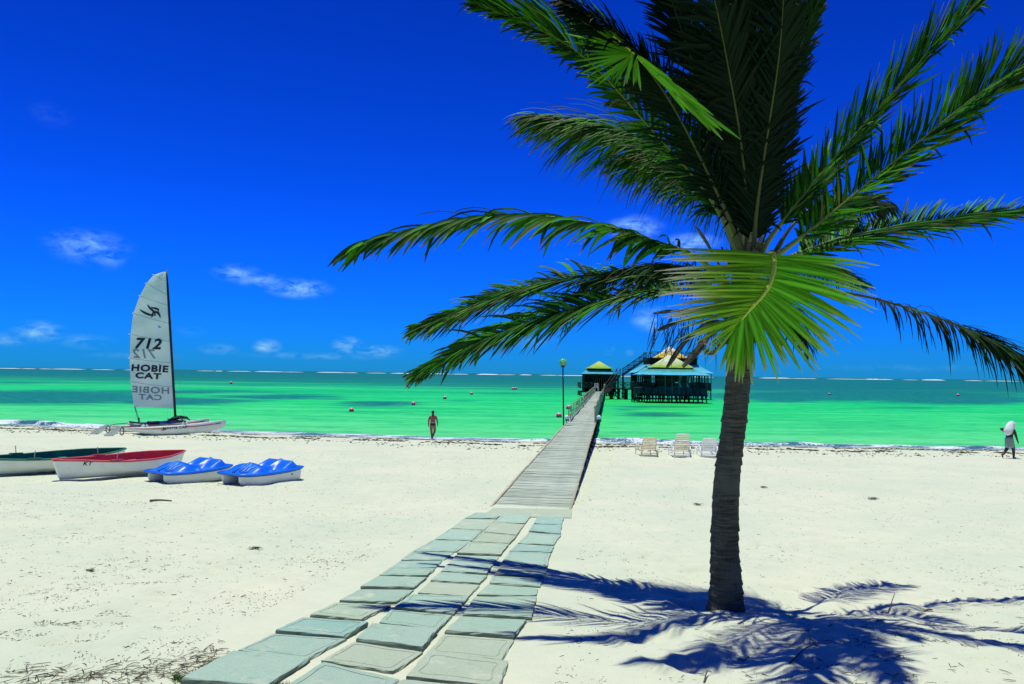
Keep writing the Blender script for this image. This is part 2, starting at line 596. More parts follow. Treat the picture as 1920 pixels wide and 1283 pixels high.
M = {}
M['sand'] = mat_sand()
M['sea'] = mat_sea()
M['foam'] = mat_foam('foam', (.47, .54))
M['reef_foam'] = simple('reef_foam', (.85, .88, .88), .8, .1)
M['paver'] = mat_paver()
M['plank'] = mat_plank('weathered_planks', (.36, .43, .31), (.46, .54, .41), (.20, .24, .16))
M['rail'] = mat_plank('bleached_poles', (.36, .35, .22), (.46, .44, .30), (.17, .16, .09), (4, 4, 4))
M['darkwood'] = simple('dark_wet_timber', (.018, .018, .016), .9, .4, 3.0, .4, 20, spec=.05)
M['midwood'] = simple('weathered_timber', (.10, .085, .055), .85, .4, 3.0, .4, 20)
M['leaf'] = mat_vcol('palm_leaf', .6, .10, .07)
M['rachis'] = mat_vcol('palm_rib', .5, .4)
M['trunk'] = mat_trunk()
M['debris'] = mat_vcol('dry_weed', .9, .1)
M['white_gel'] = simple('white_gelcoat', (.74, .80, .66), .35, .06, 2.5, dirt=((.42, .46, .34), .4))
M['hull_white'] = simple('white_painted_hull', (.76, .82, .68), .55, .05, 1.5, .1, 30, dirt=((.48, .52, .40), .35))
M['red'] = simple('faded_red_paint', (.58, .085, .085), .5, .2, 2.0, dirt=((.55, .20, .17), .5))
M['green'] = simple('green_paint', (.014, .17, .09), .5, .25, 2.0, dirt=((.05, .20, .13), .5))
M['blue'] = simple('blue_polyethylene', (.004, .15, .72), .35, .12, 2.0, spec=.5)
M['lightblue'] = simple('pale_blue_moulding', (.10, .36, .75), .4, .15, 4.0)
M['navy'] = simple('navy_trim', (.01, .02, .08), .5, .2)
M['black'] = simple('black_fittings', (.012, .013, .016), .45, .2)
M['ink'] = simple('black_print', (.012, .014, .018), .6, .1)
M['ghost'] = simple('print_showing_through', (.20, .29, .28), .7, .05)
M['sail'] = simple('sailcloth', (.52, .63, .55), .7, .06, 1.2, .25, 3.0)
def mat_sail():
    m, t = new_mat('sailcloth')
    g = t.n('ShaderNodeNewGeometry').outputs['Position']
    n1 = t.noise(g, 1.2, 4, .6)
    c = t.mix(t.rng(n1, .3, .7), c4((.80, .90, .80)), c4((.88, .94, .86)))
    b = t.n('ShaderNodeBump', {'Height': t.noise(t.scalev(g, (1, 1, .4)), 2.4, 3, .6), 'Strength': .3, 'Distance': .1})
    p = t.n('ShaderNodeBsdfPrincipled', {'Base Color': c, 'Roughness': .7, 'Specular IOR Level': .2, 'Normal': b.outputs[0]})
    tr = t.n('ShaderNodeBsdfTranslucent', {0: c})
    out(t, t.n('ShaderNodeMixShader', {0: .5, 1: p.outputs[0], 2: tr.outputs[0]}).outputs[0])
    return m


M['sail'] = mat_sail()
M['seam'] = simple('sail_seams', (.36, .46, .42), .7, .05)
M['pink'] = simple('pink_buoy_plastic', (.80, .06, .20), .4, .12, 3.0, dirt=((.7, .35, .4), .4))
M['globe'] = simple('opal_glass_globe', (.66, .78, .80), .25, .05)
M['beige'] = simple('beige_plastic', (.78, .72, .46), .5, .06)
M['white'] = simple('white_plastic', (.86, .87, .82), .45, .04)
M['skin'] = simple('tanned_skin', (.33, .11, .065), .55, .15, 8)
M['skin_dark'] = simple('dark_brown_skin', (.035, .018, .012), .5, .15, 8)
M['hair'] = simple('dark_hair', (.012, .010, .010), .7, .2)
M['trunks'] = simple('dark_swim_trunks', (.008, .018, .05), .7, .2)
M['cloth_white'] = simple('white_cloth', (.72, .76, .70), .85, .08, 5, .3, 12)
M['cloth_grey'] = simple('grey_green_cloth', (.24, .31, .26), .85, .25, 5, .3, 12)
M['steel'] = simple('grey_steel', (.35, .38, .36), .4, .1, metal=.6)
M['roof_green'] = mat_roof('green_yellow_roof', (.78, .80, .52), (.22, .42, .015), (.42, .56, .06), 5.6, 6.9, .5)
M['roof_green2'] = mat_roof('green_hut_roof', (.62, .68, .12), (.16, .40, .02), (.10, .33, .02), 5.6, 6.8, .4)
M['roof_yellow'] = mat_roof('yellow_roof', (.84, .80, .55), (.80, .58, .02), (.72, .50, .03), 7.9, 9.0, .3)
M['roof_blue'] = mat_roof('blue_skirt_roof', (.03, .26, .18), (.07, .48, .62), (.10, .40, .32), 4.55, 5.15, .6)  # brighter eave tone puts the sunlit lower part into the colour
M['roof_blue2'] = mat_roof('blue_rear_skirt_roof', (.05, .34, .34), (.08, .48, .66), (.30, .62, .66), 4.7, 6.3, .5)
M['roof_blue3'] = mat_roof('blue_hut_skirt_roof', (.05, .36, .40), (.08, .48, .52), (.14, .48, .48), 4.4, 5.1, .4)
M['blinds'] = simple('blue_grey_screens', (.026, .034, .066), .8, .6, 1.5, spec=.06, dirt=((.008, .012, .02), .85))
M['curtain'] = simple('faded_curtain', (.13, .20, .20), .8, .5, 2.0)


def set_col(me, cols):
    a = me.color_attributes.new('col', 'FLOAT_COLOR', 'POINT')
    a.data.foreach_set('color', np.asarray(cols, dtype=np.float32).ravel())


# ------------------------------------------------------------------ beach and sea
def grid_mesh(name, X, Y, Z, mat, smooth=True):
    ny, nx = X.shape
    co = np.stack([X, Y, Z], -1).reshape(-1, 3).astype(np.float32)
    i = np.arange(ny * nx).reshape(ny, nx)
    q = np.stack([i[:-1, :-1], i[:-1, 1:], i[1:, 1:], i[1:, :-1]], -1).reshape(-1, 4)
    me = bpy.data.meshes.new(name)
    me.vertices.add(len(co)); me.vertices.foreach_set('co', co.ravel())
    me.loops.add(q.size); me.loops.foreach_set('vertex_index', q.ravel().astype(np.int32))
    me.polygons.add(len(q))
    me.polygons.foreach_set('loop_start', np.arange(0, q.size, 4, dtype=np.int32))
    me.polygons.foreach_set('use_smooth', np.ones(len(q), dtype=bool))
    me.materials.append(mat)
    me.update(calc_edges=True)
    return me


def warp(a, b, c, d, n_in, n_out, ratio):
    """dense between b and c, coarser outward to a and d"""
    mid = np.linspace(b, c, n_in)
    lo = b - (b - a) * (np.linspace(1, 0, n_out, endpoint=False) ** ratio)
    hi = c + (d - c) * (np.linspace(0, 1, n_out + 1)[1:] ** ratio)
    return np.concatenate([lo, mid, hi])


xs = warp(-700, -9, 9, 700, 300, 150, 3.2)
ys = warp(-60, 3.0, 14, 170, 230, 170, 1.9)
GX, GY = np.meshgrid(xs, ys)
GZ = ground_z(GX, GY)
fr = np.random.RandomState(12)
def dimple(x, y, ang, la, lb, dep):
    i0, i1 = np.searchsorted(xs, (x - la * 2.2, x + la * 2.2)); j0, j1 = np.searchsorted(ys, (y - la * 2.2, y + la * 2.2))
    if i1 - i0 < 2 or j1 - j0 < 2: return
    dx = GX[j0:j1, i0:i1] - x; dy = GY[j0:j1, i0:i1] - y
    u = (dx * math.cos(ang) + dy * math.sin(ang)) / la; v = (-dx * math.sin(ang) + dy * math.cos(ang)) / lb
    q = u * u + v * v
    GZ[j0:j1, i0:i1] += -dep * np.exp(-q * 1.2) + dep * .55 * np.exp(-(np.sqrt(q) - 1.5) ** 2 * 5)
for k in range(55):     # walked trails, left and right prints alternating
    x = fr.uniform(-9, 9); y = fr.uniform(3, 20); a_ = fr.uniform(0, 6.28); 
    for q in range(fr.randint(5, 16)):
        x += math.cos(a_) * .62; y += math.sin(a_) * .62; a_ += fr.uniform(-.12, .12)
        sx_ = x - math.sin(a_) * .11 * (1 if q % 2 else -1); sy_ = y + math.cos(a_) * .11 * (1 if q % 2 else -1)
        if path_mask(sx_, sy_) < .25: dimple(sx_, sy_, a_, .17, .08, fr.uniform(.014, .032))
for k in range(1500):   # older scuffs
    x = fr.uniform(-9, 9); y = fr.uniform(2.8, 16)
    if path_mask(x, y) < .3: dimple(x, y, fr.uniform(0, 6.28), fr.uniform(.10, .24), fr.uniform(.08, .16), fr.uniform(.005, .020))
me = grid_mesh('sand_beach', GX, GY, GZ, M['sand'])
a = me.attributes.new('shore', 'FLOAT', 'POINT')
a.data.foreach_set('value', (shoreY(GX) - GY).astype(np.float32).ravel())
beach = link('sand_beach', me)
tag(beach, kind='structure')

# sea: a sheet from under the beach edge to the horizon
rows = np.concatenate([np.linspace(8, 42, 20, endpoint=False), 42 * (30000 / 42.0) ** np.linspace(0, 1, 560)])
uu = np.linspace(-1.5, 1.5, 420)
UX, SY = np.meshgrid(uu, rows)
SX = UX * (SY + 60) + .0
SZ = np.zeros_like(SX)
dsh = np.maximum(SY - shoreY(SX), .5)
offs = np.log2(dsh + 1)
weed = np.zeros_like(SX)
BEDS = [  # seagrass beds: picture place, half width, half height (given on the water plane)
    (90, 745, 210, 13, 1.2), (330, 752, 150, 8, 1.0), (-60, 742, 150, 12, 1.0), (520, 744, 150, 6, .8), (710, 757, 90, 6, .9), (620, 748, 60, 4, .5),
    (300, 735, 260, 5, .7), (100, 700, 400, 7, .6), (600, 705, 500, 7, .6), (1000, 706, 400, 7, .55),
    (1640, 722, 380, 12, 1.1), (1620, 742, 320, 11, 1.1), (1800, 750, 190, 9, 1.0), (1480, 750, 90, 6, .8), (1440, 730, 110, 8, .7),
    (1230, 777, 90, 6, .7), (1180, 768, 50, 5, .5), (1170, 790, 40, 5, .4), (1290, 788, 60, 3, .4), (870, 752, 60, 3, .45), (960, 738, 80, 3, .45),
    (1010, 724, 120, 4, .5), (1230, 763, 110, 4, .6), (2000, 730, 200, 10, .9), (780, 722, 200, 4, .45), (480, 722, 140, 4, .4),
    (40, 718, 120, 4, .5), (1700, 765, 120, 3, .55), (120, 797, 130, 2.5, .8), (260, 801, 60, 2, .5)]
DXY = np.maximum(SY, 1)
SPX = CXP + (SX / DXY) * F_PX
HZ = 701 + (SPX - CXP) * .0125
SPY = HZ + EYE.z / DXY * F_PX
for (bx, by, bw, bh, st) in BEDS:
    q = ((SPX - bx) / bw) ** 2 + ((SPY - by) / bh) ** 2
    weed = np.maximum(weed, st * np.exp(-q * .9))
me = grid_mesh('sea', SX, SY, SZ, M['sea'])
for nm, arr in (('offshore', offs), ('weedbed', weed)):
    a = me.attributes.new(nm, 'FLOAT', 'POINT')
    a.data.foreach_set('value', arr.astype(np.float32).ravel())
sea = link('sea', me); tag(sea, kind='structure')

# little breaking wave along the shore
X = np.arange(-160, 160, .16)
prof = [(-.55, .012), (-.2, .02), (0, .03), (.10, .14), (.28, .20), (.6, .11), (1.3, .02), (1.9, -.02)]
amp = np.clip(.5 + 2.2 * vnoise(X * .14, X * 0 + 3) + .8 * vnoise(X * .5, X * 0 + 8), .1, 1.7)
wob = .7 * vnoise(X * .25 + 40, X * 0 + 6) + .35 * vnoise(X * 1.1, X * 0 + 4)
for nm, base_off, am in (('shore_break', .15, 1.0), ('second_swell', 3.6, .8)):
    PX = np.stack([X for p in prof]); PY = np.stack([shoreY(X) + base_off + p[0] + wob for p in prof])
    PZ = np.stack([(p[1] if p[1] < .035 else p[1] * amp * am) + X * 0 for p in prof])
    PZ = np.maximum(PZ, ground_z(PX, PY) + .012) if nm == 'shore_break' else PZ
    if nm == 'second_swell':
        continue
    o = link(nm, grid_mesh(nm, PX, PY, PZ, M['foam'])); tag(o, kind='structure')

# surf on the outer reef, a broken white line near the horizon
mb = MB()
x = -3300.0
while x < 3300:
    L = rnd.uniform(20, 160)
    if rnd.random() < .95:
        h = rnd.choice((1.0, 1.4, 1.8, 2.6)) * rnd.uniform(.7, 1.2)
        y = 2600 + rnd.uniform(-60, 60) - x * .12
        k = 5
        r = []
        for j in range(k + 1):
            t_ = j / k; hh = h * (math.sin(math.pi * t_) ** .5) * rnd.uniform(.7, 1) + .05
            r.append([Vector((x + L * t_, y - 6, 0)), Vector((x + L * t_, y - 1, hh)), Vector((x + L * t_, y + 3, hh * .9)), Vector((x + L * t_, y + 9, 0))])
        mb.rings(r)
    x += L * rnd.uniform(.75, 1.5)
o = mb.build('reef_surf', M['reef_foam']); tag(o, kind='stuff', label='broken white line of surf on the distant reef below the horizon')

# ------------------------------------------------------------------ paved path
PAVERS = [
    [(439, 1216), (581, 1228), (500, 1280), (342, 1268)], [(512, 1181), (647, 1190), (577, 1227), (446, 1213)],
    [(571, 1155), (689, 1164), (643, 1189), (520, 1178)], [(630, 1124), (735, 1128), (679, 1155), (583, 1147)],
    [(675, 1098), (776, 1100), (742, 1123), (638, 1120)], [(708, 1077), (797, 1079), (774, 1097), (679, 1096)],
    [(733, 1061), (815, 1062), (800, 1076), (711, 1075)], [(750, 1047), (829, 1047), (817, 1060), (735, 1059)],
    [(773, 1031), (851, 1032), (832, 1045), (753, 1045)], [(812, 1010), (882, 1011), (855, 1030), (777, 1029)],
    [(844, 989), (903, 993), (885, 1010), (815, 1008)], [(868, 971), (929, 972), (907, 991), (848, 987)],
    [(893, 959), (941, 961), (930, 970), (872, 969)],
    [(605, 1235), (750, 1262), (690, 1318), (515, 1292)], [(662, 1197), (795, 1214), (738, 1251), (602, 1228)],
    [(697, 1163), (822, 1178), (788, 1211), (668, 1193)], [(733, 1137), (846, 1147), (823, 1174), (713, 1161)],
    [(770, 1110), (877, 1115), (853, 1144), (742, 1134)], [(806, 1086), (899, 1091), (879, 1112), (785, 1106)],
    [(825, 1070), (911, 1075), (900, 1089), (809, 1084)], [(838, 1056), (921, 1058), (912, 1073), (826, 1068)],
    [(855, 1037), (934, 1039), (923, 1056), (840, 1054)], [(882, 1015), (954, 1018), (937, 1037), (859, 1035)],
    [(903, 997), (968, 1003), (956, 1016), (886, 1013)], [(924, 978), (982, 981), (969, 1001), (907, 995)],
    [(944, 961), (996, 964), (984, 979), (927, 976)],
    [(757, 1267), (912, 1283), (880, 1335), (700, 1312)], [(800, 1216), (950, 1231), (932, 1279), (762, 1263)],
    [(832, 1180), (963, 1190), (940, 1228), (804, 1213)], [(862, 1150), (986, 1157), (965, 1187), (836, 1177)],
    [(893, 1115), (1006, 1113), (993, 1152), (868, 1146)], [(915, 1089), (1010, 1096), (1006, 1111), (897, 1109)],
    [(925, 1074), (1017, 1079), (1011, 1094), (917, 1087)], [(938, 1057), (1024, 1062), (1018, 1077), (927, 1072)],
    [(955, 1032), (1032, 1035), (1025, 1060), (940, 1054)], [(969, 1018), (1037, 1021), (1032, 1033), (957, 1030)],
    [(990, 997), (1050, 1000), (1039, 1018), (972, 1015)], [(999, 981), (1053, 983), (1050, 998), (992, 993)],
    [(1007, 967), (1057, 969), (1053, 981), (1001, 979)], [(928, 950), (1069, 953), (1069, 968), (905, 964)],
    [(270, 1285), (480, 1288), (380, 1360), (150, 1350)],
]
path = bpy.data.objects.new('paved_path', None); COL.objects.link(path)
ORG[path.name] = Vector(); tag(path, kind='structure')


def make_paver(corners, parent, seed):
    r = random.Random(seed)
    lift = r.uniform(.016, .040)
    P = []
    for i_, (px, py) in enumerate(corners):
        p = ground_at(px, py, .05)
        p.z = float(base_z(p.x, p.y)) + lift + r.uniform(-.007, .007)
        p.x += r.uniform(-.012, .012); p.y += r.uniform(-.012, .012)
        P.append(p)
    c = sum(P, Vector()) / 4
    thick = .13
    nseg = 7
    P = [c + (p - c) * 1.05 for p in P]
    nv = []

    def ring(inset, dz, jit, jz=0):
        out_ = []
        for s_ in range(4):
            a, b = P[s_], P[(s_ + 1) % 4]
            for k in range(nseg):
                t = k / nseg
                p = a.lerp(b, t)
                q = c - p; q.z = 0
                ins = inset
                if k == 0: ins = inset * 1.3 + .004
                p = p + q.normalized() * (ins + r.uniform(0, jit))
                p.z = a.lerp(b, t).z + dz + r.uniform(-jz, jz)
                out_.append(p)
        return out_
    mb = MB()
    ed = r.uniform(.045, .085)
    rings = [ring(.03, -thick, .015), ring(.004, -thick * .55, .022), ring(.0, -.018, .020),
             ring(.006, -.004, .014, .003), ring(.014, .0, .010), ring(ed, .0, .002), ring(ed + .004, -.004, .0), ring(ed + .009, -.004, .0), ring(ed + .013, .0, .0)]
    if r.random() < .45: rings = rings[:6]
    rings = [list(reversed(q)) for q in rings]
    mb.rings(rings, True, False, True)
    o = mb.build('paver', M['paver'], parent, loc=c)
    return o


for i, q in enumerate(PAVERS):
    make_paver(q, path, i)

# ------------------------------------------------------------------ boardwalk
DECK = EYE.z - 3.34
DY0, DY1 = 18.25, 150.0


def deck_c(Y):
    return .47 + .131 * (Y - 18.4)


DDIR = Vector((.131, 1, 0)).normalized(); DSIDE = Vector((1, -.131, 0)).normalized()


def deck_pt(Y, s, z=0):
    return Vector((deck_c(Y), Y, DECK + z)) + DSIDE * s


bw = thing('boardwalk', 'long grey weathered plank boardwalk running from the stone path out over the lagoon', 'boardwalk', (deck_c(DY0), DY0, DECK))
yaw = math.atan2(.131, 1)
plank_meshes = []
for k in range(7):
    r = random.Random(100 + k)
    mb = MB(); n = 6; rg = []
    wv = [(r.uniform(-.004, .004), r.uniform(-.006, .006)) for _ in range(n + 1)]
    wd = .098
    for j in range(n + 1):
        x = -1.0 + 2.0 * j / n
        e0 = r.uniform(-.03, .03) if j in (0, n) else 0
        dz, dw = wv[j]
        rg.append([Vector((x + e0, -wd + dw, -.035)), Vector((x + e0, wd + dw, -.035)), Vector((x + e0, wd + dw, -.004 + dz)), Vector((x + e0, wd - .006, dz)),
                   Vector((x + e0, -wd + .006, dz)), Vector((x + e0, -wd + dw, -.004 + dz))])
    rg = [list(reversed(q)) for q in rg]
    mb.rings(rg)
    plank_meshes.append(mb.mesh('plank', M['plank']))
Yp = DY0 + .06; cnt = 0
rest = MB()
while Yp < DY1:
    c = deck_pt(Yp, rnd.uniform(-.02, .02), rnd.uniform(-.004, .006))
    if cnt < 296:
        o = link('plank', plank_meshes[rnd.randrange(7)], bw, c - Vector(bw.location))
        o.rotation_euler = (rnd.uniform(-.02, .02), rnd.uniform(-.003, .003), -yaw + rnd.uniform(-.006, .006))
    else:
        rest.box(c - Vector((0, 0, .018)), (2.0 + rnd.uniform(-.05, .05), .196, .035), Matrix.Rotation(-yaw + rnd.uniform(-.006, .006), 3, 'Z'))
    cnt += 1
    Yp += .222 * rnd.uniform(.96, 1.05)
o = rest.build('planks', M['plank'], bw); o['kind'] = 'stuff'
for s in (-.93, 0, .93):
    mb = MB()
    mb.beam(deck_pt(DY0 + .02, s, -.12), deck_pt(DY1, s, -.12), .09, .16)
    mb.build('beam', M['midwood'], bw)
mb = MB(); mb.beam(deck_pt(DY0 + .0, -1.0, -.07), deck_pt(DY0 + .0, 1.0, -.07), .04, .12); mb.build('end_board', M['midwood'], bw)
# light edging strips along both sides
for s in (-.985, .985):
    mb = MB(); yy = DY0 + .3
    while yy < DY1 - 1:
        L = rnd.uniform(3.2, 4.6)
        mb.beam(deck_pt(yy, s, .022), deck_pt(min(yy + L - .05, DY1), s + rnd.uniform(-.02, .02), .022), .06, .035)
        yy += L
    mb.build('edging', M['rail'], bw)
Yp = DY0 + 2.2
pile_me = None
while Yp < DY1:
    for s in (-.93, .93):
        p = deck_pt(Yp, s)
        zb = gz(p.x, p.y) - .3
        L = DECK - .04 - zb
        if pile_me is None:
            mb = MB(); mb.tube([(0, 0, -1), (0, 0, 0)], .075, 8); pile_me = mb.mesh('pile', M['darkwood'])
        o = link('pile', pile_me, bw, p + Vector((0, 0, -.05)) - Vector(bw.location)); o.scale = (1, 1, L)
    Yp += 3.6
# railings from mid-pier to the end
RY0 = 53.0
for side, y0 in ((-.96, 53.2), (.96, 52.0)):
    n = 33
    tops = []
    for k in range(n + 1):
        yy = y0 + (DY1 - 2 - y0) * k / n
        p = deck_pt(yy, side * 1.0)
        lean = Vector((rnd.uniform(-.07, .07), rnd.uniform(-.12, .12), 0))
        tp = p + lean + Vector((0, 0, 1.05 + rnd.uniform(-.03, .05)))
        mb = MB(); mb.tube([p + Vector((0, 0, -.25)), (p + tp) / 2 + Vector((rnd.uniform(-.02, .02), 0, 0)), tp + Vector((0, 0, .05))], [.05, .045, .04], 7)
        mb.build('railing_post', M['rail'], bw)
        tops.append(tp)
    for nm, f in (('handrail', .98), ('lower_rail', .5)):
        mb = MB(); pts = []
        for k, tp in enumerate(tops):
            yy = y0 + (DY1 - 2 - y0) * k / n
            b = deck_pt(yy, side)
            q = b.lerp(tp, f) + Vector((.05 * (1 if side < 0 else -1), 0, rnd.uniform(-.02, .02)))
            pts.append(q)
        mb.tube(pts, .045 if nm == 'handrail' else .03, 6)
        mb.build(nm, M['rail'], bw)

# globe lamps at the start of the railings
for (px, lab) in ((1062.5, 'white opal globe lamp on a black cup at the left edge of the boardwalk'),
                  (1123, 'white opal globe lamp on the right edge of the boardwalk beside the first railing post')):
    Y = 51.5
    p = at(px, 783, Y)
    g = thing('globe_lamp', lab, 'lamp', (p.x, p.y, DECK - .05), 'globe lamps flanking the pier')
    mb = MB(); mb.ball(p, .16, 16, 12); mb.build('globe', M['globe'], g, True)
    mb = MB(); mb.tube([(p.x, p.y, p.z - .24), (p.x, p.y, p.z - .17), (p.x, p.y, p.z - .12)], [.05, .11, .12], 12); mb.build('cup', M['black'], g)
    mb = MB(); b = deck_pt(Y, -.9 if px < 1100 else .9, -.1)
    mb.tube([b, (p.x, p.y, b.z), (p.x, p.y, p.z - .2)], .025, 6); mb.build('bracket', M['black'], g)

# tall lamp post
b = deck_pt(49.6, -1.06, -.1); b = Vector((at(1057, 797, 49.6).x, 49.6, -.8))
tp = at(1055.5, 690, 49.6)
lp = thing('lamp_post', 'tall black lamp post with a clear green globe on the left side of the boardwalk', 'lamp post', b)
mb = MB(); mb.tube([b, (b.x, b.y, .3), tp], [.06, .055, .04], 10); mb.build('post', M['black'], lp, True)
mb = MB(); mb.tube([tp, tp + Vector((0, 0, .06)), tp + Vector((0, 0, .16))], [.05, .12, .17], 14); mb.build('cup', M['black'], lp, True)
mg, t = new_mat('green_clear_globe')
gl = t.n('ShaderNodeBsdfGlass', {'Color': (.70, .95, .62, 1), 'Roughness': .02, 'IOR': 1.12})
df = t.n('ShaderNodeBsdfPrincipled', {'Base Color': (.25, .55, .2, 1), 'Roughness': .1, 'Specular IOR Level': .8})
out(t, t.n('ShaderNodeMixShader', {0: .35, 1: gl.outputs[0], 2: df.outputs[0]}).outputs[0])
mb = MB(); mb.ball(tp + Vector((0, 0, .36)), .27, 20, 14); gb = mb.build('globe', mg, lp, True)
mb = MB(); mb.ball(tp + Vector((0, 0, .30)), .09, 12, 8, (1, 1, 1.5)); mb.build('bulb', M['cloth_white'], gb, True)


# ------------------------------------------------------------------ pavilions on stilts
def xrail(parent, a, b, h, n, mat, post=True, name='railing'):
    """rail with crossed bracing between a and b; one part per rail, bracing and post"""
    a = Vector(a); b = Vector(b)
    up = Vector((0, 0, h))
    mb = MB(); mb.beam(a + up, b + up, .08, .08); mb.beam(a + up * .12, b + up * .12, .06, .06)
    mb.build('rail', mat, parent)
    for k in range(n):
        p, q = a.lerp(b, k / n), a.lerp(b, (k + 1) / n)
        mb = MB(); o_ = Vector((0, .035, 0))
        mb.beam(p + up * .14 - o_, q + up * .97 - o_, .05, .06); mb.beam(p + up * .97 + o_, q + up * .14 + o_, .05, .06)
        mb.build('cross_brace', mat, parent)
    if post:
        for k in range(n + 1):
            p = a.lerp(b, k / n)
            mb = MB(); mb.beam(p - up * .1, p + up * 1.06, .09, .09); mb.build('railing_post', mat, parent)


def hip(mb, c, w0, z0, w1, z1, d0=None, d1=None, th=.10, segs=8, rough=.05, r=rnd):
    """hipped frustum roof from half-size w0 at z0 up to w1 at z1, with eave thickness"""
    d0 = d0 or w0; d1 = d1 if d1 is not None else w1
    cx, cy = c
    ringsn = []
    for k in range(4):
        t = k / 3
        ww = w0 + (w1 - w0) * t; dd = d0 + (d1 - d0) * t
        zz = z0 + (z1 - z0) * (t ** 1.15)
        rr = []
        for s_, (sx, sy, ex, ey) in enumerate(((-1, -1, 1, -1), (1, -1, 1, 1), (1, 1, -1, 1), (-1, 1, -1, -1))):
            for j in range(segs):
                u = j / segs
                rr.append(Vector((cx + (sx + (ex - sx) * u) * ww, cy + (sy + (ey - sy) * u) * dd,
                                  zz + (r.uniform(-rough, rough) if k < 3 else 0))))
        ringsn.append(rr)
    low = [p + Vector((0, 0, -th)) for p in ringsn[0]]
    mb.rings([low] + ringsn, True, True, True)
    return mb


def pavilion(name, label, C, hw, hd, zdeck, zeave, skirt_in, zsk, up_w, zup, zapex, mats, near_detail=True):
    cx, cy = C
    t = thing(name, label, 'pavilion', (cx, cy, 0))
    r = random.Random(int(cx * 10))
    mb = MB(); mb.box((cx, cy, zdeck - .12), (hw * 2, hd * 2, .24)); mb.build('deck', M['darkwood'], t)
    # piles
    nx = max(3, int(hw * 2 / 1.35)); ny = 4
    for i in range(nx + 1):
        for j in range(ny):
            x = cx - hw + .15 + (2 * hw - .3) * i / nx + r.uniform(-.08, .08); y = cy - hd + .1 + (2 * hd - .2) * j / (ny - 1)
            mb = MB(); mb.tube([(x + r.uniform(-.12, .12), y, -1.8), (x, y, zdeck - .2)], [.12, .10], 7)
            mb.build('pile', M['darkwood'] if r.random() < .7 else M['midwood'], t)
    for i in range(0, nx, 2):  # slanting struts on the water side
        x = cx - hw + (2 * hw) * i / nx
        mb = MB(); s_ = r.choice((-1, 1))
        mb.beam((x + .2, cy - hd - .12, -.4), (x + .2 + s_ * .8, cy - hd - .12, zdeck - .2), .07, .07); mb.build('strut', M['midwood'], t)
    # wall posts all round
    np_ = max(4, int(hw * 2 / 1.1))
    for side in (-1, 1):
        for i in range(np_ + 1):
            x = cx - hw + .1 + (2 * hw - .2) * i / np_
            mb = MB(); mb.beam((x, cy + side * (hd - .1), zdeck), (x, cy + side * (hd - .1), zeave), .13, .13)
            mb.build('wall_post', M['darkwood'] if r.random() < .6 else M['midwood'], t)
    for side in (-1, 1):
        for i in range(1, 5):
            y = cy - hd + 2 * hd * i / 5
            mb = MB(); mb.beam((cx + side * (hw - .1), y, zdeck), (cx + side * (hw - .1), y, zeave), .13, .13)
            mb.build('wall_post', M['darkwood'], t)
    # waist-high screens, top plates and panels
    hs = (zeave - zdeck)
    for side in (-1, 1):
        for i in range(np_):
            x0 = cx - hw + .1 + (2 * hw - .2) * i / np_ + .08; x1 = cx - hw + .1 + (2 * hw - .2) * (i + 1) / np_ - .08
            mb = MB(); hh = hs * r.uniform(.33, .42)
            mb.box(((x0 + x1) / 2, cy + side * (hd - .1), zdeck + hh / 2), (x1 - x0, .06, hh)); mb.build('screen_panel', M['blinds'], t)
            rr_ = r.random()
            if rr_ < .30:
                mb = MB(); mb.box(((x0 + x1) / 2, cy + side * (hd - .12), zdeck + hs * .70), (x1 - x0, .05, hs * .58)); mb.build('shutter', M['darkwood'], t)
            elif rr_ < .6 and near_detail:
                mb = MB(); n = 6; rg = []
                for k in range(n + 1):     # tied-back curtain
                    u = k / n; wv = .5 * (x1 - x0) * (1 - .7 * math.sin(math.pi * min(1, u * 1.0)))
                    zz = zeave - .1 - u * hs * .62
                    xc = x0 if r.random() < .5 else x0
                    rg.append([Vector((xc, cy + side * (hd - .2), zz)), Vector((xc + wv, cy + side * (hd - .2) - .05, zz)),
                               Vector((xc + wv, cy + side * (hd - .2) + .02, zz)), Vector((xc, cy + side * (hd - .2) + .05, zz))])
                mb.rings(rg); mb.build('curtain', M['curtain'], t)
        mb = MB(); mb.beam((cx - hw, cy + side * (hd - .02), zdeck + hs * .74), (cx + hw, cy + side * (hd - .02), zdeck + hs * .74), .06, .06); mb.build('rail', M['midwood'], t)
        mb = MB(); mb.beam((cx - hw, cy + side * (hd - .1), zeave - .05), (cx + hw, cy + side * (hd - .1), zeave - .05), .16, .16); mb.build('top_plate', M['darkwood'], t)
    for side in (-1, 1):
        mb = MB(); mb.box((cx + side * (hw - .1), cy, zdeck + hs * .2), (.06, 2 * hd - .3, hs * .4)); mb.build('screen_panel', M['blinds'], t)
    # roofs
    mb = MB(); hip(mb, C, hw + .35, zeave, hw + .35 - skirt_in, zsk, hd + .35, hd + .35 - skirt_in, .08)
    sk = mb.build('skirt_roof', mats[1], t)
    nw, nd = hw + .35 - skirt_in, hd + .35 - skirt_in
    mb = MB(); mb.box((cx, cy, (zsk + zup) / 2), (nw * 2 * .97, nd * 2 * .97, (zup - zsk) + .02)); mb.build('roof_gap_fill', M['darkwood'], t)  # near-black box puts the shade of the gap between the roofs
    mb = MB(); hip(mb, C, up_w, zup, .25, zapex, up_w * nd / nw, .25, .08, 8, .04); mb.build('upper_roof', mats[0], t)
    return t


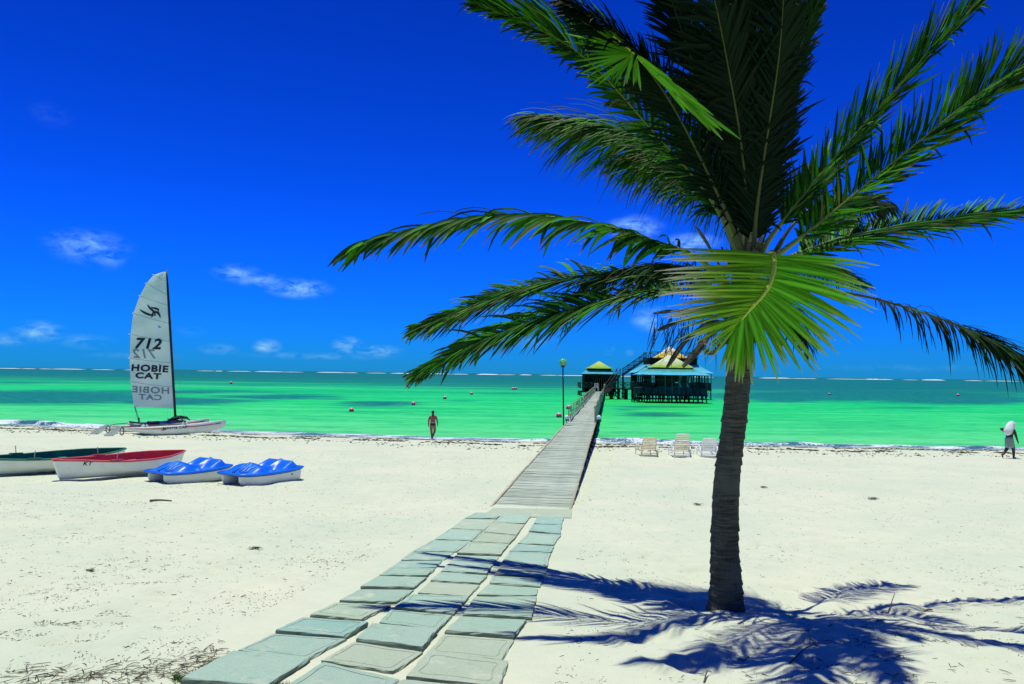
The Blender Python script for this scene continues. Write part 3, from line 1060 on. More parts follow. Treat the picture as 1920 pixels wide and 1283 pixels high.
# front pavilion
pc = water_at(1266, 756)
FY = 115.5
sc = FY / F_PX
pavC = (at(1267, 703, FY).x, FY + 4.2)
pv = pavilion('water_pavilion', 'open stilt pavilion with blue skirt roof under a green peaked roof, nearest the beach',
              pavC, 4.95, 4.2, 1.35, 4.40, 2.1, 5.30, 3.3, 5.52, 7.55, (M['roof_green'], M['roof_blue']))
for k in range(9):   # dark tables and chair backs inside
    x = pavC[0] - 4 + k * 1.0; mb = MB()
    mb.box((x, pavC[1] - 2.4, 1.35 + .75), (.7, .7, .05)); mb.box((x, pavC[1] - 2.4, 1.7), (.07, .07, .7)); mb.build('table', M['darkwood'], pv)
# rear pavilion with roof terrace
RY = 133.0
rc = (at(1256, 700, RY + 5).x, RY + 5.2)
rp = pavilion('terrace_pavilion', 'larger pavilion behind with a railed roof terrace round its yellow and white peaked roof',
              rc, 6.4, 5.2, 1.9, 4.75, 2.3, 6.25, 3.0, 7.45, 9.55, (M['roof_yellow'], M['roof_blue2']), False)
tz = 7.38
mb = MB(); mb.box((rc[0], rc[1], tz - .08), (8.6, 7.2, .16)); mb.build('terrace_deck', M['darkwood'], rp)
tx0, tx1, ty0, ty1 = rc[0] - 4.25, rc[0] + 4.25, rc[1] - 3.55, rc[1] + 3.55
xrail(rp, (tx0, ty0, tz), (tx1, ty0, tz), 1.15, 6, M['midwood'])
xrail(rp, (tx1, ty0, tz), (tx1, ty1, tz), 1.15, 4, M['midwood'])
xrail(rp, (tx0, ty1, tz), (tx1, ty1, tz), 1.15, 6, M['midwood'])

# stair from the boardwalk up to the terrace
st = thing('timber_staircase', 'long timber staircase with cross-braced railings climbing from the boardwalk to the roof terrace', 'staircase', (18.3, 137, DECK))


def flight(a, b, wd, steps):
    a = Vector(a); b = Vector(b)
    side = (b - a).cross(Vector((0, 0, 1))).normalized() * wd / 2
    for s_ in (-1, 1):
        mb = MB(); mb.beam(a + side * s_, b + side * s_, .08, .26); mb.build('stringer', M['midwood'], st)
    for k in range(steps):
        p = a.lerp(b, (k + .5) / steps) + Vector((0, 0, .06))
        mb = MB(); mb.beam(p - side, p + side, .26, .04); mb.build('step', M['midwood'], st)
    for s_ in (-1, 1):
        xrail(st, a + side * s_ + Vector((0, 0, .1)), b + side * s_ + Vector((0, 0, .1)), 1.05, max(3, steps // 4), M['midwood'])


pA = at(1134, 738, 133.0); pA.z = DECK
pB = at(1160, 703.5, 134.5)
pC = at(1166, 703.5, 134.7)
pD = at(1211, 673.5, 134.9)
flight(pA, pB, 1.0, 16); flight(pC + Vector((.15, 0, 0)), pD, 1.0, 18)
mb = MB(); mb.box((pB + pC) / 2 + Vector((.0, .1, -.06)), (1.3, 1.4, .12)); mb.build('landing', M['midwood'], st)
for dx in (-.4, .5):
    for dy in (-.5, .6):
        mb = MB(); q = (pB + pC) / 2; mb.beam((q.x + dx, q.y + dy, -1.7), (q.x + dx, q.y + dy, q.z - .1), .14, .14); mb.build('post', M['darkwood'], st)

# link deck between boardwalk and pavilions, with railings and piles
ld = thing('link_walkway', 'dark raised walkway on crossed piles joining the boardwalk to the pavilions', 'walkway', (20, 131, 0))
zL = 1.95; x0 = at(1146, 727, 131).x; x1 = at(1215, 727, 131).x
mb = MB(); mb.box(((x0 + x1) / 2, 131, zL - .12), (x1 - x0, 2.0, .24)); mb.build('deck', M['darkwood'], ld)
xrail(ld, (x0, 130.05, zL), (x1 - 2.2, 130.05, zL), 1.0, 4, M['midwood'])
xrail(ld, (x0, 131.95, zL), (x1, 131.95, zL), 1.0, 5, M['midwood'])
a_, b_ = Vector((deck_c(129) + .9, 129.5, DECK)), Vector((x0, 131, zL))
mb = MB(); mb.beam(a_, b_, 1.5, .12); mb.build('ramp', M['darkwood'], ld)
for k in range(6):
    x = x0 + (x1 - x0) * k / 5
    for y in (130.2, 131.8):
        mb = MB(); mb.tube([(x, y, -1.8), (x, y, zL - .2)], .13 if k % 2 else .22, 7); mb.build('pile', M['darkwood'], ld)
for k in range(5):
    x = x0 + (x1 - x0) * k / 5
    if k in (0, 1, 3):
        dx = (x1 - x0) / 5
        mb = MB(); mb.beam((x, 130.1, zL - .3), (x + dx, 130.1, -.2), .1, .1); mb.build('cross_brace', M['darkwood'], ld)
        mb = MB(); mb.beam((x + dx, 130.3, zL - .3), (x, 130.3, -.2), .1, .1); mb.build('cross_brace', M['darkwood'], ld)
# lower jetty stage left of the front pavilion
js = thing('jetty_stage', 'small low landing stage with pale rails at the left foot of the front pavilion', 'landing stage', (at(1198, 740, 118).x, 118, 0))
jx0, jx1 = at(1187, 740, 118).x, at(1206, 740, 118).x
for zz in (.55, 1.35):
    mb = MB(); mb.box(((jx0 + jx1) / 2, 118, zz), (jx1 - jx0, 2.4, .1)); mb.build('platform', M['darkwood'], js)
xrail(js, (jx0, 116.9, 1.4), (jx1, 116.9, 1.4), .95, 2, M['midwood'])
mb = MB(); mb.beam((jx0, 116.7, 2.3), (jx1, 116.7, 2.45), .07, .07); mb.build('rail', M['rail'], js)
mb = MB(); mb.beam((jx0 + .4, 116.7, .95), (jx1 - .2, 116.7, .95), .07, .07); mb.build('rail', M['rail'], js)
for k in range(3):
    for y in (117.0, 119.0):
        x = jx0 + (jx1 - jx0) * k / 2
        mb = MB(); mb.tube([(x, y, -1.7), (x, y, 1.3)], .11, 7); mb.build('pile', M['darkwood'], js)

# hut at the end of the boardwalk
HY = 151.0
hc = (at(1126, 701, HY).x, HY + 2.8)
ht = thing('pier_hut', 'small dark timber hut with green peaked roof at the far end of the boardwalk', 'hut', (hc[0], hc[1], 0))
hw = 3.15
mb = MB(); mb.box((hc[0] - .3, hc[1] - .6, DECK - .1), (7.6, 6.8, .2)); mb.build('deck', M['darkwood'], ht)
for i in range(5):
    for j in range(3):
        mb = MB(); mb.tube([(hc[0] - 4 + i * 1.85, hc[1] - 3.8 + j * 3.2, -1.8), (hc[0] - 4 + i * 1.85, hc[1] - 3.8 + j * 3.2, DECK - .2)], .13, 7)
        mb.build('pile', M['darkwood'], ht)
# board walls: back, sides, front either side of the wide doorway
zt = 4.45
for (xa, xb, ya, yb) in ((-hw, hw, 2.8, 2.8), (-hw, -hw, -2.6, 2.8), (hw, hw, -2.6, 2.8), (-hw, -1.3, -2.6, -2.6), (1.5, hw, -2.6, -2.6)):
    L = math.hypot(xb - xa, yb - ya); n = max(1, int(L / .45))
    for k in range(n):
        p = Vector((hc[0] + xa + (xb - xa) * (k + .5) / n, hc[1] + ya + (yb - ya) * (k + .5) / n, (DECK + zt) / 2))
        sx = L / n - .02
        mb = MB(); mb.box(p, (sx if xa != xb else .06, .06 if xa != xb else sx, zt - DECK)); mb.build('wall_board', M['darkwood'], ht)
mb = MB(); mb.box((hc[0] + .1, hc[1] - 2.6, 4.0), (2.8, .08, .9)); mb.build('lintel', M['darkwood'], ht)
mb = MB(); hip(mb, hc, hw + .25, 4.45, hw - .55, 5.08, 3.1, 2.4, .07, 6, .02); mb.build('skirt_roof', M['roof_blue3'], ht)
mb = MB(); mb.box((hc[0], hc[1], 5.3), (4.6, 4.2, .5)); mb.build('roof_gap_fill', M['darkwood'], ht)  # solid near-black filler for the shaded gap under the upper roof
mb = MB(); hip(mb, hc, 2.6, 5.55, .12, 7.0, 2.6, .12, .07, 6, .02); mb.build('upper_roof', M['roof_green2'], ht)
xrail(ht, (hc[0] - 4.1, hc[1] - 4.0, DECK + .75), (hc[0] - .9, hc[1] - 4.0, DECK + .75), 1.0, 3, M['midwood'])
xrail(ht, (hc[0] - 4.1, hc[1] - 4.0, DECK + .75), (hc[0] - 4.1, hc[1] + 2.6, DECK + .75), 1.0, 5, M['midwood'])
mb = MB(); mb.box((hc[0] - 2.5, hc[1] - 3.4, DECK + .68), (3.3, 1.4, .12)); mb.build('porch_step', M['darkwood'], ht)

# white chair on the hut deck
cp = at(1118.5, 733, 149.0); cp.z = DECK + .02
wc = thing('plastic_chair', 'white plastic chair standing by the hut railing at the boardwalk end', 'chair', cp)
mb = MB(); mb.box(cp + Vector((0, 0, .75)), (.8, .7, .06)); mb.build('seat', M['white'], wc)
for dx in (-.33, .33):
    mb = MB(); mb.beam(cp + Vector((dx, .3, .75)), cp + Vector((dx, .42, 1.6)), .09, .09); mb.build('back_post', M['white'], wc)
    for dy in (-.3, .3):
        mb = MB(); mb.beam(cp + Vector((dx, dy, 0)), cp + Vector((dx * .9, dy * .9, .74)), .08, .08); mb.build('leg', M['white'], wc)
for k in range(3):
    mb = MB(); mb.box(cp + Vector((0, .36 + .03 * k, 1.05 + .25 * k)), (.62, .05, .1)); mb.build('back_slat', M['white'], wc)

# ------------------------------------------------------------------ buoys
BU = [(659, 769, 9.5, 'pink and white buoy in the shallows, nearest the shore left of the man'),
      (775, 757, 8, 'pink buoy on the green water just left above the walking man'),
      (834, 746, 7, 'pink buoy right above the walking man, lower of the two there'),
      (884, 738, 6, 'pink buoy right of the walking man, further out'),
      (962, 729, 5.5, 'left one of two pink buoys floating side by side'),
      (967, 729, 5.5, 'right one of two pink buoys floating side by side'),
      (433, 718, 5.5, 'small pink buoy far out, right of the sail'),
      (765, 725, 4.5, 'tiny pink buoy far out above the buoy left of the man'),
      (1048, 779, 11, 'deep pink buoy left of the tall lamp post, the largest'),
      (1066, 764, 9.5, 'pink buoy between the lamp post and the start of the railing'),
      (1555, 739, 4.5, 'small pink buoy far out right of the palm trunk'),
      (1796, 741, 5.5, 'pink buoy over the dark seagrass near the right edge')]
for (px, py, dp, lab) in BU:
    w0 = water_at(px, py + dp * .35)
    r = dp / 2 * w0.y / F_PX
    g = thing('mooring_buoy', lab, 'buoy', w0, 'pink buoys on the lagoon')
    c = w0 + Vector((0, 0, r * .55))
    mb = MB(); mb.ball(c, r, 14, 10); mb.build('float', M['pink'], g, True)
    mb = MB(); mb.ball(c + Vector((0, 0, r * .30)), r * .76, 14, 8, (1, 1, 1.0)); mb.build('cap', M['cloth_white'], g, True)
    mb = MB(); mb.tube([c + Vector((0, 0, r * .95)), c + Vector((0, 0, r * 1.22))], r * .12, 6); mb.build('eye', M['steel'], g)

#@@PART2@@
# ------------------------------------------------------------------ coconut palm
PB = ground_at(1359, 1150)
palm = thing('palm_tree', 'young coconut palm with dark ringed trunk and wind-blown fronds on the sand in front', 'palm tree', (PB.x, PB.y, gz(PB.x, PB.y)))
PY = PB.y
tk = [(1359, 1172), (1361, 1100), (1359, 1020), (1363, 900), (1375, 800), (1385, 700), (1392, 610), (1398, 530), (1402, 480)]
tw = [(0, 84), (.05, 76), (.12, 66), (.22, 58), (.42, 51), (.6, 49), (.75, 54), (.88, 58), (1, 50)]
cpts = crom([at(a, b, PY) for a, b in tk], 300)
rg = []; r = random.Random(5); lip = 0; per = 7; k0 = 0; nseg = 26
for i, p in enumerate(cpts):
    u = i / 299
    wd = np.interp(u, [q[0] for q in tw], [q[1] for q in tw]) * .88 / 2 * PY / F_PX
    if i - k0 >= per:
        k0 = i; per = r.choice((5, 6, 7, 8, 9)); lip = r.uniform(.3, 1.5)
    ph = (i - k0) / per
    saw = (.010 * (1 - ph) ** 1.5) * lip
    ring = []
    for j in range(nseg):
        a = 2 * math.pi * j / nseg
        rr = wd + saw + .007 * (mnoise.noise(Vector((math.cos(a) * 1.5, math.sin(a) * 1.5, p.z * 2.2)))) \
            + .004 * mnoise.noise(Vector((math.cos(a) * 7, math.sin(a) * 7, p.z * 16)))
        ring.append(p + Vector((math.cos(a) * rr, math.sin(a) * rr, .018 * math.sin(a * 1.0 + u * 7))))
    rg.append(ring)
mb = MB(); mb.rings(rg); o = mb.build('trunk', M['trunk'], palm, True)
# fibrous crown sheath
mb = MB()
for k in range(46):
    a = r.uniform(0, 2 * math.pi); u = r.uniform(.86, 1.0)
    p = cpts[int(u * 299)]
    q = p + Vector((math.cos(a) * .11, math.sin(a) * .11, r.uniform(-.05, .1)))
    e = q + Vector((math.cos(a) * r.uniform(.04, .22), math.sin(a) * r.uniform(.04, .22), r.uniform(.05, .35)))
    t_ = (e - q).normalized(); s_ = t_.cross(Vector((0, 0, 1))).normalized() * r.uniform(.015, .045)
    mb.quad(q - s_, q + s_, e + s_ * .4, e - s_ * .4)
o = mb.build('crown_fibre', M['trunk'], palm); o['kind'] = 'stuff'

LEAF_A = np.array((.006, .045, .004)); LEAF_B = np.array((.060, .300, .006)); LEAF_SHADED = np.array((.0015, .009, .002)); LEAF_SUNLIT = np.array((.085, .32, .010))  # darkest greens hold the undersides' shade, brightest ones the sun, as colour
TIP_Y = np.array((.30, .36, .06)); TIP_DRY = np.array((.42, .40, .28)); TIP_BR = np.array((.12, .07, .03))
INDIV = [0]


def leaflet(mb, cols, p, d, wv, L, wd, droop, wind, col, dry, r, nseg=5, fold=.35, curl=0.0, pale=0):
    """one folded blade: midrib with two wings"""
    i0 = len(mb.v)
    pos = Vector(p); d = d.normalized()
    wv = (wv - d * wv.dot(d)); wv = wv.normalized() if wv.length > 1e-4 else Vector((0, 1, 0))
    step = L / nseg
    browned = r.choice((0, 0, 0, 0, 1, 1, 2)) if max(col) > .02 else 0
    wprof = (.45, .95, 1.0, .85, .60, .35, .12)
    for s in range(nseg + 1):
        u = s / nseg
        nrm = d.cross(wv)
        ww = wd * float(np.interp(u, (0, .12, .3, .55, .8, .93, 1), wprof)) * .5
        mb.v += [pos + wv * ww - nrm * ww * fold, pos.copy(), pos - wv * ww - nrm * ww * fold]
        cc = col * (1.0 - .12 * u)
        if pale and u > dry: cc = cc * (1 - min(1, (u - dry) * 4)) + TIP_DRY * min(1, (u - dry) * 4)
        elif u > dry and browned: cc = cc * (1 - (u - dry) / (1 - dry + 1e-6)) + (TIP_DRY * .5 if browned > 1 else TIP_BR) * ((u - dry) / (1 - dry + 1e-6))
        elif u > dry - .15 and pale: cc = cc * .6 + TIP_Y * .4
        rib = cc * 1.5 + (np.array((.09, .12, .0)) if pale else 0)
        cols += [(*cc, 1), (*rib, 1), (*cc, 1)]
        if s < nseg:
            b = i0 + s * 3
            mb.f += [(b, b + 1, b + 4, b + 3), (b + 1, b + 2, b + 5, b + 4)]; mb.m += [0, 0]
            d = (d + Vector((0, 0, -1)) * droop * (u + .15) / nseg * 2 + wind * (u + .1) / nseg * 2 + wv * curl / nseg).normalized()
            wv = (wv - d * wv.dot(d)).normalized()
            pos = pos + d * step


def frond(pts, nrm=None, L=.6, a0=65, a1=18, droop=.5, wind=(-.15, 0, 0), t0=.18, t1=1.0, n=62, wd=.030, r0=.022, lift=.12, vis=.9,
          indiv=False, col=None, sides=(1, 1), prof=None, seed=0, dry=.93, scales=(1, 1), lab=None, fold=.35, jit=.10, nseg=5, twist=.5, base_flat=1.6):
    r = random.Random(seed + 11)
    P = crom([at(*q) for q in pts], 60)
    mb = MB(); rad = [max(r0 * (1 - (k / 59) ** .8) ** .9, .0028) * (base_flat if k < 5 else 1 + (base_flat - 1) * max(0, 1 - (k - 5) / 14)) for k in range(60)]
    mb.tube(P, rad, 7, True)
    cols = [(.16, .26, .03, 1)] * len(mb.v)
    rc = np.array((.13, .19, .02)) * (.35 if (col is not None and max(col) < .04) else 1)  # ribs of near-black fronds get the same painted shade
    cols = [(*(rc * (1.3 if q < 84 and rc[1] > .1 else 1)), 1) for q in range(len(mb.v))]
    fo = mb.build('frond', M['rachis'], palm, True)
    set_col(fo.data, cols)
    if lab: fo['label'] = lab
    wind = Vector(wind)
    lm = MB(); lc = []
    lists = []
    for side in (1, -1):
        ss = sides[0] if side > 0 else sides[1]
        if not ss: continue
        cnt_ = int(n * ss * (1.0 if indiv else 2.4))
        for k in range(cnt_):
            u = t0 + (t1 - t0) * (k + r.uniform(.1, .9)) / cnt_
            if r.random() > vis: continue
            f = u * 59; i = min(int(f), 58); p = P[i].lerp(P[i + 1], f - i)
            T = (P[min(i + 2, 59)] - P[max(i - 1, 0)]).normalized()
            N = Vector(nrm(u) if callable(nrm) else nrm) if nrm is not None else Vector((0, 0, 1))
            Sd = T.cross(N)
            if Sd.length < .05: Sd = T.cross(Vector((0, -1, 0)))
            Sd.normalize(); Nn = Sd.cross(T).normalized()
            v = (u - t0) / (t1 - t0)
            ang = math.radians(a0 + (a1 - a0) * v ** .8 + r.gauss(0, 4))
            d = T * math.cos(ang) + Sd * side * math.sin(ang) + Nn * (lift + r.gauss(0, jit))
            d += Vector((r.gauss(0, .08), r.gauss(0, .08), r.gauss(0, .08)))
            ln = L * (prof(v) if prof else float(np.interp(v, (0, .12, .4, .7, 1), (.55, .85, 1, .82, .42)))) * r.uniform(.70, 1.12) * scales[0 if side > 0 else 1]
            wv = T * math.cos(twist) + Nn * math.sin(twist)
            base = LEAF_A + (LEAF_B - LEAF_A) * r.random() ** 2.6 if col is None else np.array(col) * r.uniform(.8, 1.2)
            if r.random() < .06 and col is None: base = base * .6 + TIP_Y * .3
            dd = dry - (r.random() ** 3) * .25
            w_ = wd * r.uniform(.62, .95) * (1.0 if indiv else .82)
            dr = droop * r.uniform(.5, 1.5)
            if r.random() < .07: dr += 1.6; ln *= .8          # snapped, hanging
            if indiv and INDIV[0] < 298:
                m1 = MB(); c1 = []
                leaflet(m1, c1, p, d, wv, ln, w_, dr, wind, base, dd, r, nseg, fold)
                lo = m1.build('leaflet', M['leaf'], fo, True); set_col(lo.data, c1)
                INDIV[0] += 1
            else:
                leaflet(lm, lc, p, d, wv, ln, w_, dr, wind, base, dd, r, nseg, fold)
    if lm.v:
        o = lm.build('leaflets', M['leaf'], fo, True); o['kind'] = 'stuff'; set_col(o.data, lc)
    return fo


# front fan: the frond that droops toward the camera (individual leaflets)
def fan():
    r = random.Random(77)
    pts = [(1400, 560, PY - .1), (1420, 505, PY - .5), (1440, 478, PY - .95), (1450, 476, PY - 1.12), (1452, 500, PY - 1.25), (1445, 530, PY - 1.36), (1430, 555, PY - 1.42),
           (1412, 575, PY - 1.45), (1396, 594, PY - 1.45), (1382, 612, PY - 1.42)]
    P = crom([at(*q) for q in pts], 80)
    mb = MB(); mb.tube(P, [max(.028 * (1 - k / 79) ** .6, .004) for k in range(80)], 7)
    fo = mb.build('frond', M['rachis'], palm, True)
    set_col(fo.data, [(.62, .70, .05, 1)] * len(mb.v)); fo['label'] = 'bright front frond drooping toward the camera like a fan'
    def tgt(u, tab): return [float(np.interp(u, tab[0], tab[k])) for k in (1, 2)]
    # where the leaflet tips lie in relation to the rib, as angle (deg, 0 = right, 90 = down) and length in px
    R = ((.36, .45, .55, .65, .75, .85, .93, 1.0), (1, 8, 20, 38, 60, 80, 98, 112), (182, 180, 186, 178, 158, 128, 108, 85))
    Lf = ((.34, .5, .65, .80, .92, 1.0), (181, 180, 178, 174, 160, 130), (205, 205, 185, 150, 110, 85))
    for side, tab, n in ((1, R, 64), (-1, Lf, 58)):
        for k in range(n):
            u = tab[0][0] + (tab[0][-1] - tab[0][0]) * (k + r.uniform(.2, .8)) / n
            f = u * 79; i = min(int(f), 78); p = P[i].lerp(P[i + 1], f - i)
            angd, lpx = tgt(u, tab)
            angd += r.gauss(0, 3.0); lpx *= r.uniform(.80, 1.10)
            a = math.radians(angd)
            L = lpx * p.y / F_PX
            d = Vector((math.cos(a), r.uniform(-.16, .22), -math.sin(a)))
            wv = Vector((-math.sin(a), .35, -math.cos(a))) if side > 0 else Vector((math.sin(a), .55, -abs(math.cos(a))))
            base = LEAF_SUNLIT * r.uniform(.65, 1.3)
            if side > 0: base = base * np.array((.8, 1.05, 1.1))
            else: base = base * np.array((1.0, .8, 1.0))
            bleached = side < 0 and .36 < u < .8
            m1 = MB(); c1 = []
            leaflet(m1, c1, p, d, wv, L, .038 * r.uniform(.7, 1.2) * (1 if side > 0 else .8), .10 * r.uniform(.3, 1.4) + (.08 if side > 0 else .02),
                    Vector((0, 0, 0)), base, (.84 if side > 0 else (.60 if bleached else .8)) + r.uniform(-.06, .08), r, 7, .35, 0, 1)
            lo = m1.build('leaflet', M['leaf'], fo, True); set_col(lo.data, c1); INDIV[0] += 1


fan()
Y0 = PY
# lower left, long arching
frond([(1365, 540, Y0 - .1), (1310, 485, Y0 - .1), (1235, 455, Y0), (1150, 428, Y0 + .05), (1040, 408, Y0 + .1), (930, 404, Y0 + .15), (830, 418, Y0 + .15), (740, 440, Y0 + .1), (668, 464, Y0 + .05)],
      nrm=(0, -.35, 1), L=.98, a0=72, a1=10, droop=.75, wind=(-.38, 0, -.15), n=84, t0=.18, wd=.056, indiv=True, seed=1, lift=.02, scales=(.85, .75),
      lab='long frond arching far out to the left, topmost of three')
frond([(1370, 560, Y0 + .1), (1300, 525, Y0 + .4), (1200, 515, Y0 + 1.0), (1100, 518, Y0 + 1.7), (1010, 534, Y0 + 2.3), (920, 562, Y0 + 2.9), (850, 590, Y0 + 3.3), (785, 616, Y0 + 3.6)],
      nrm=(.3, -.82, .55), L=1.08, a0=50, a1=14, droop=.35, wind=(-.25, 0, -.05), n=104, seed=2, wd=.056, t0=.2, scales=(.62, .85), twist=.15)
frond([(1370, 580, Y0), (1310, 550, Y0 + .1), (1230, 545, Y0 + .5), (1150, 560, Y0 + 1.0), (1060, 582, Y0 + 1.45), (970, 612, Y0 + 1.9), (880, 650, Y0 + 2.3), (785, 702, Y0 + 2.6)],
      nrm=(.3, -.82, .55), L=1.06, a0=52, a1=14, droop=.45, wind=(-.22, 0, -.08), n=104, seed=3, wd=.056, t0=.2, scales=(.78, .72), twist=.15)
# upper left
frond([(1385, 480, Y0), (1350, 400, Y0 + .1), (1300, 330, Y0 + .2), (1215, 235, Y0 + .1), (1130, 140, Y0 - .1), (1060, 82, Y0 - .3), (970, 38, Y0 - .45), (888, 8, Y0 - .55)],
      nrm=(.45, .85, .25), L=.72, a0=50, a1=12, droop=.25, wind=(-.35, 0, .0), n=90, seed=4, wd=.048, t0=.2, scales=(.50, 1.05))
frond([(1385, 470, Y0 + .2), (1350, 400, Y0 + .5), (1290, 325, Y0 + .9), (1200, 268, Y0 + 1.3), (1110, 238, Y0 + 1.6), (1008, 219, Y0 + 1.8)],
      nrm=(.35, .2, .9), L=1.15, a0=58, a1=8, droop=.9, wind=(-.40, 0, -.12), n=110, seed=5, wd=.040, t0=.24, scales=(1.05, .9), lift=-.02)
frond([(1388, 480, Y0 + .15), (1368, 420, Y0 + .4), (1330, 370, Y0 + .7), (1290, 330, Y0 + 1.0), (1240, 310, Y0 + 1.3), (1180, 300, Y0 + 1.5)],
      nrm=(.2, .3, .9), L=.95, a0=58, a1=14, droop=1.2, wind=(-.35, 0, -.1), n=90, seed=15, wd=.038, t0=.2, lift=-.02)
# frond with the sunlit folded tip
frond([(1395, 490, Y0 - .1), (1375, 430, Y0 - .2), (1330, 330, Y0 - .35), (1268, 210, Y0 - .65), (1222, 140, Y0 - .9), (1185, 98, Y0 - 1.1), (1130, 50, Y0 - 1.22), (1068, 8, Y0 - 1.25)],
      nrm=(.55, .6, .5), L=.62, a0=44, a1=12, droop=.4, wind=(-.1, 0, -.05), n=90, seed=6, wd=.050, t0=.22, scales=(.85, .95), lift=-.03, col=LEAF_SHADED * 1.6,
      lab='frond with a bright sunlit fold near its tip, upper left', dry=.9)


def fold_fan():
    """the bright fold: broad leaflets given a sunlit colour radiate from the bent rib"""
    r = random.Random(9)
    p0 = [at(*q) for q in ((1150, 68, Y0 - 1.26), (1185, 97, Y0 - 1.22), (1215, 128, Y0 - 1.16), (1262, 170, Y0 - 1.08), (1300, 205, Y0 - 1.0))]
    P = crom(p0, 30)
    mb = MB(); mb.tube(P, [.010] * 30, 6)
    fo = mb.build('frond', M['rachis'], palm, True); set_col(fo.data, [(.40, .55, .04, 1)] * len(mb.v))
    fo['label'] = 'bent sunlit frond tip with yellow-green leaflets radiating to both sides'
    sp = []
    for k in range(24): sp.append((.28 + r.uniform(-.03, .03), 232 - k * 6.6 if k < 24 else 0, r.uniform(95, 128) * (1.25 if k < 7 else (.95 if k < 15 else .6))))
    for k in range(22): sp.append((.3 + .7 * k / 22, 35 + r.uniform(-12, 12) + (1 - k / 22) * 8, r.uniform(70, 125)))
    for (u, angd, lpx) in sp:
        f = u * 29; i = min(int(f), 28); p = P[i].lerp(P[i + 1], f - i)
        a = math.radians(angd); L = lpx * p.y / F_PX
        d = Vector((math.cos(a), r.uniform(-.1, .1), -math.sin(a)))
        m1 = MB(); c1 = []
        base = LEAF_SUNLIT * r.uniform(.8, 1.3)
        leaflet(m1, c1, p, d, Vector((math.sin(a), -.45, math.cos(a))), L, .036, .10, Vector((0, 0, 0)), base, .86, r, 5, .25)
        lo = m1.build('leaflet', M['leaf'], fo, True); set_col(lo.data, c1); INDIV[0] += 1


fold_fan()
# upright dark fronds above the crown, leaning toward the camera
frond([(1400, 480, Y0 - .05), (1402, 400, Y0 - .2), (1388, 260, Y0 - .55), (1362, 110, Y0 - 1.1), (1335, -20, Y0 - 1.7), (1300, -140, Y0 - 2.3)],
      nrm=(.1, 1, -.1), L=.78, a0=50, a1=24, droop=.12, wind=(-.05, 0, 0), n=100, seed=7, vis=.8, wd=.056, t0=.14, scales=(.9, 1.05), col=LEAF_SHADED * 1.3, twist=.25)
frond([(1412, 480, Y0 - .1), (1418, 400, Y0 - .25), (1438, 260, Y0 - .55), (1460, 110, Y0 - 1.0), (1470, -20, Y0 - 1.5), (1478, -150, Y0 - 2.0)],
      nrm=(-.05, 1, -.1), L=.58, a0=52, a1=24, droop=.15, wind=(.02, 0, 0), n=104, seed=8, vis=.82, wd=.054, t0=.08, scales=(.98, .90), col=LEAF_SHADED * 1.4, twist=.25)
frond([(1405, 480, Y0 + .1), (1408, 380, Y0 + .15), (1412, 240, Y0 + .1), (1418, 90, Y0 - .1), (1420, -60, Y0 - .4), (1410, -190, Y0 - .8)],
      nrm=(0, 1, 0), L=.80, a0=50, a1=26, droop=.12, wind=(0, 0, 0), n=100, seed=9, vis=.7, wd=.054, t0=.12, col=LEAF_SHADED * 1.4, twist=.2)
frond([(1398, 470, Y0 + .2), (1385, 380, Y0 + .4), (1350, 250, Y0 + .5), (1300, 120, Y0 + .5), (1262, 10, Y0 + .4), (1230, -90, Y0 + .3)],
      nrm=(.2, 1, 0), L=.66, a0=46, a1=20, droop=.2, wind=(-.08, 0, 0), n=90, seed=10, wd=.054, t0=.18, col=LEAF_SHADED * 1.8, scales=(.9, 1), twist=.2)
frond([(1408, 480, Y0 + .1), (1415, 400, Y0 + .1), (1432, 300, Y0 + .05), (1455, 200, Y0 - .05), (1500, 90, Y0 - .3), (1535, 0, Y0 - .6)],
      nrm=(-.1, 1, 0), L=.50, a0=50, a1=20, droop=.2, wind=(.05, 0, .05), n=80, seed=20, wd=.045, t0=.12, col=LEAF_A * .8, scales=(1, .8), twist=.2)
# right side
frond([(1425, 480, Y0), (1445, 445, Y0 - .0), (1500, 375, Y0 - .1), (1562, 300, Y0 - .2), (1650, 200, Y0 - .6), (1742, 95, Y0 - 1.0), (1830, 8, Y0 - 1.4), (1900, -60, Y0 - 1.7)],
      nrm=(-.35, -.7, .6), L=.60, a0=42, a1=16, droop=-.05, wind=(.0, 0, .20), n=100, seed=11, wd=.044, t0=.2, scales=(.75, .9), twist=.15,
      lab='frond slanting up to the right corner')
frond([(1440, 490, Y0 - .1), (1480, 462, Y0 - .15), (1560, 400, Y0 - .3), (1650, 325, Y0 - .6), (1755, 240, Y0 - .95), (1850, 165, Y0 - 1.25), (1930, 118, Y0 - 1.5), (2040, 70, Y0 - 1.8)],
      nrm=(-.4, -.7, .6), L=.68, a0=58, a1=32, droop=-.02, wind=(-.12, 0, .12), n=92, seed=12, wd=.046, t0=.18, scales=(.85, .82), twist=.2,
      lab='broad frond slanting to the right edge with comb-like upper leaflets')
frond([(1440, 500, Y0 + .2), (1500, 475, Y0 + .4), (1580, 446, Y0 + .8), (1670, 428, Y0 + 1.2), (1760, 412, Y0 + 1.6), (1850, 402, Y0 + 1.9), (1950, 396, Y0 + 2.1), (2040, 400, Y0 + 2.3)],
      nrm=(-.15, -.75, .65), L=.86, a0=42, a1=14, droop=.15, wind=(.12, 0, .12), n=110, seed=13, wd=.042, t0=.14, scales=(.85, .6), lift=.2)
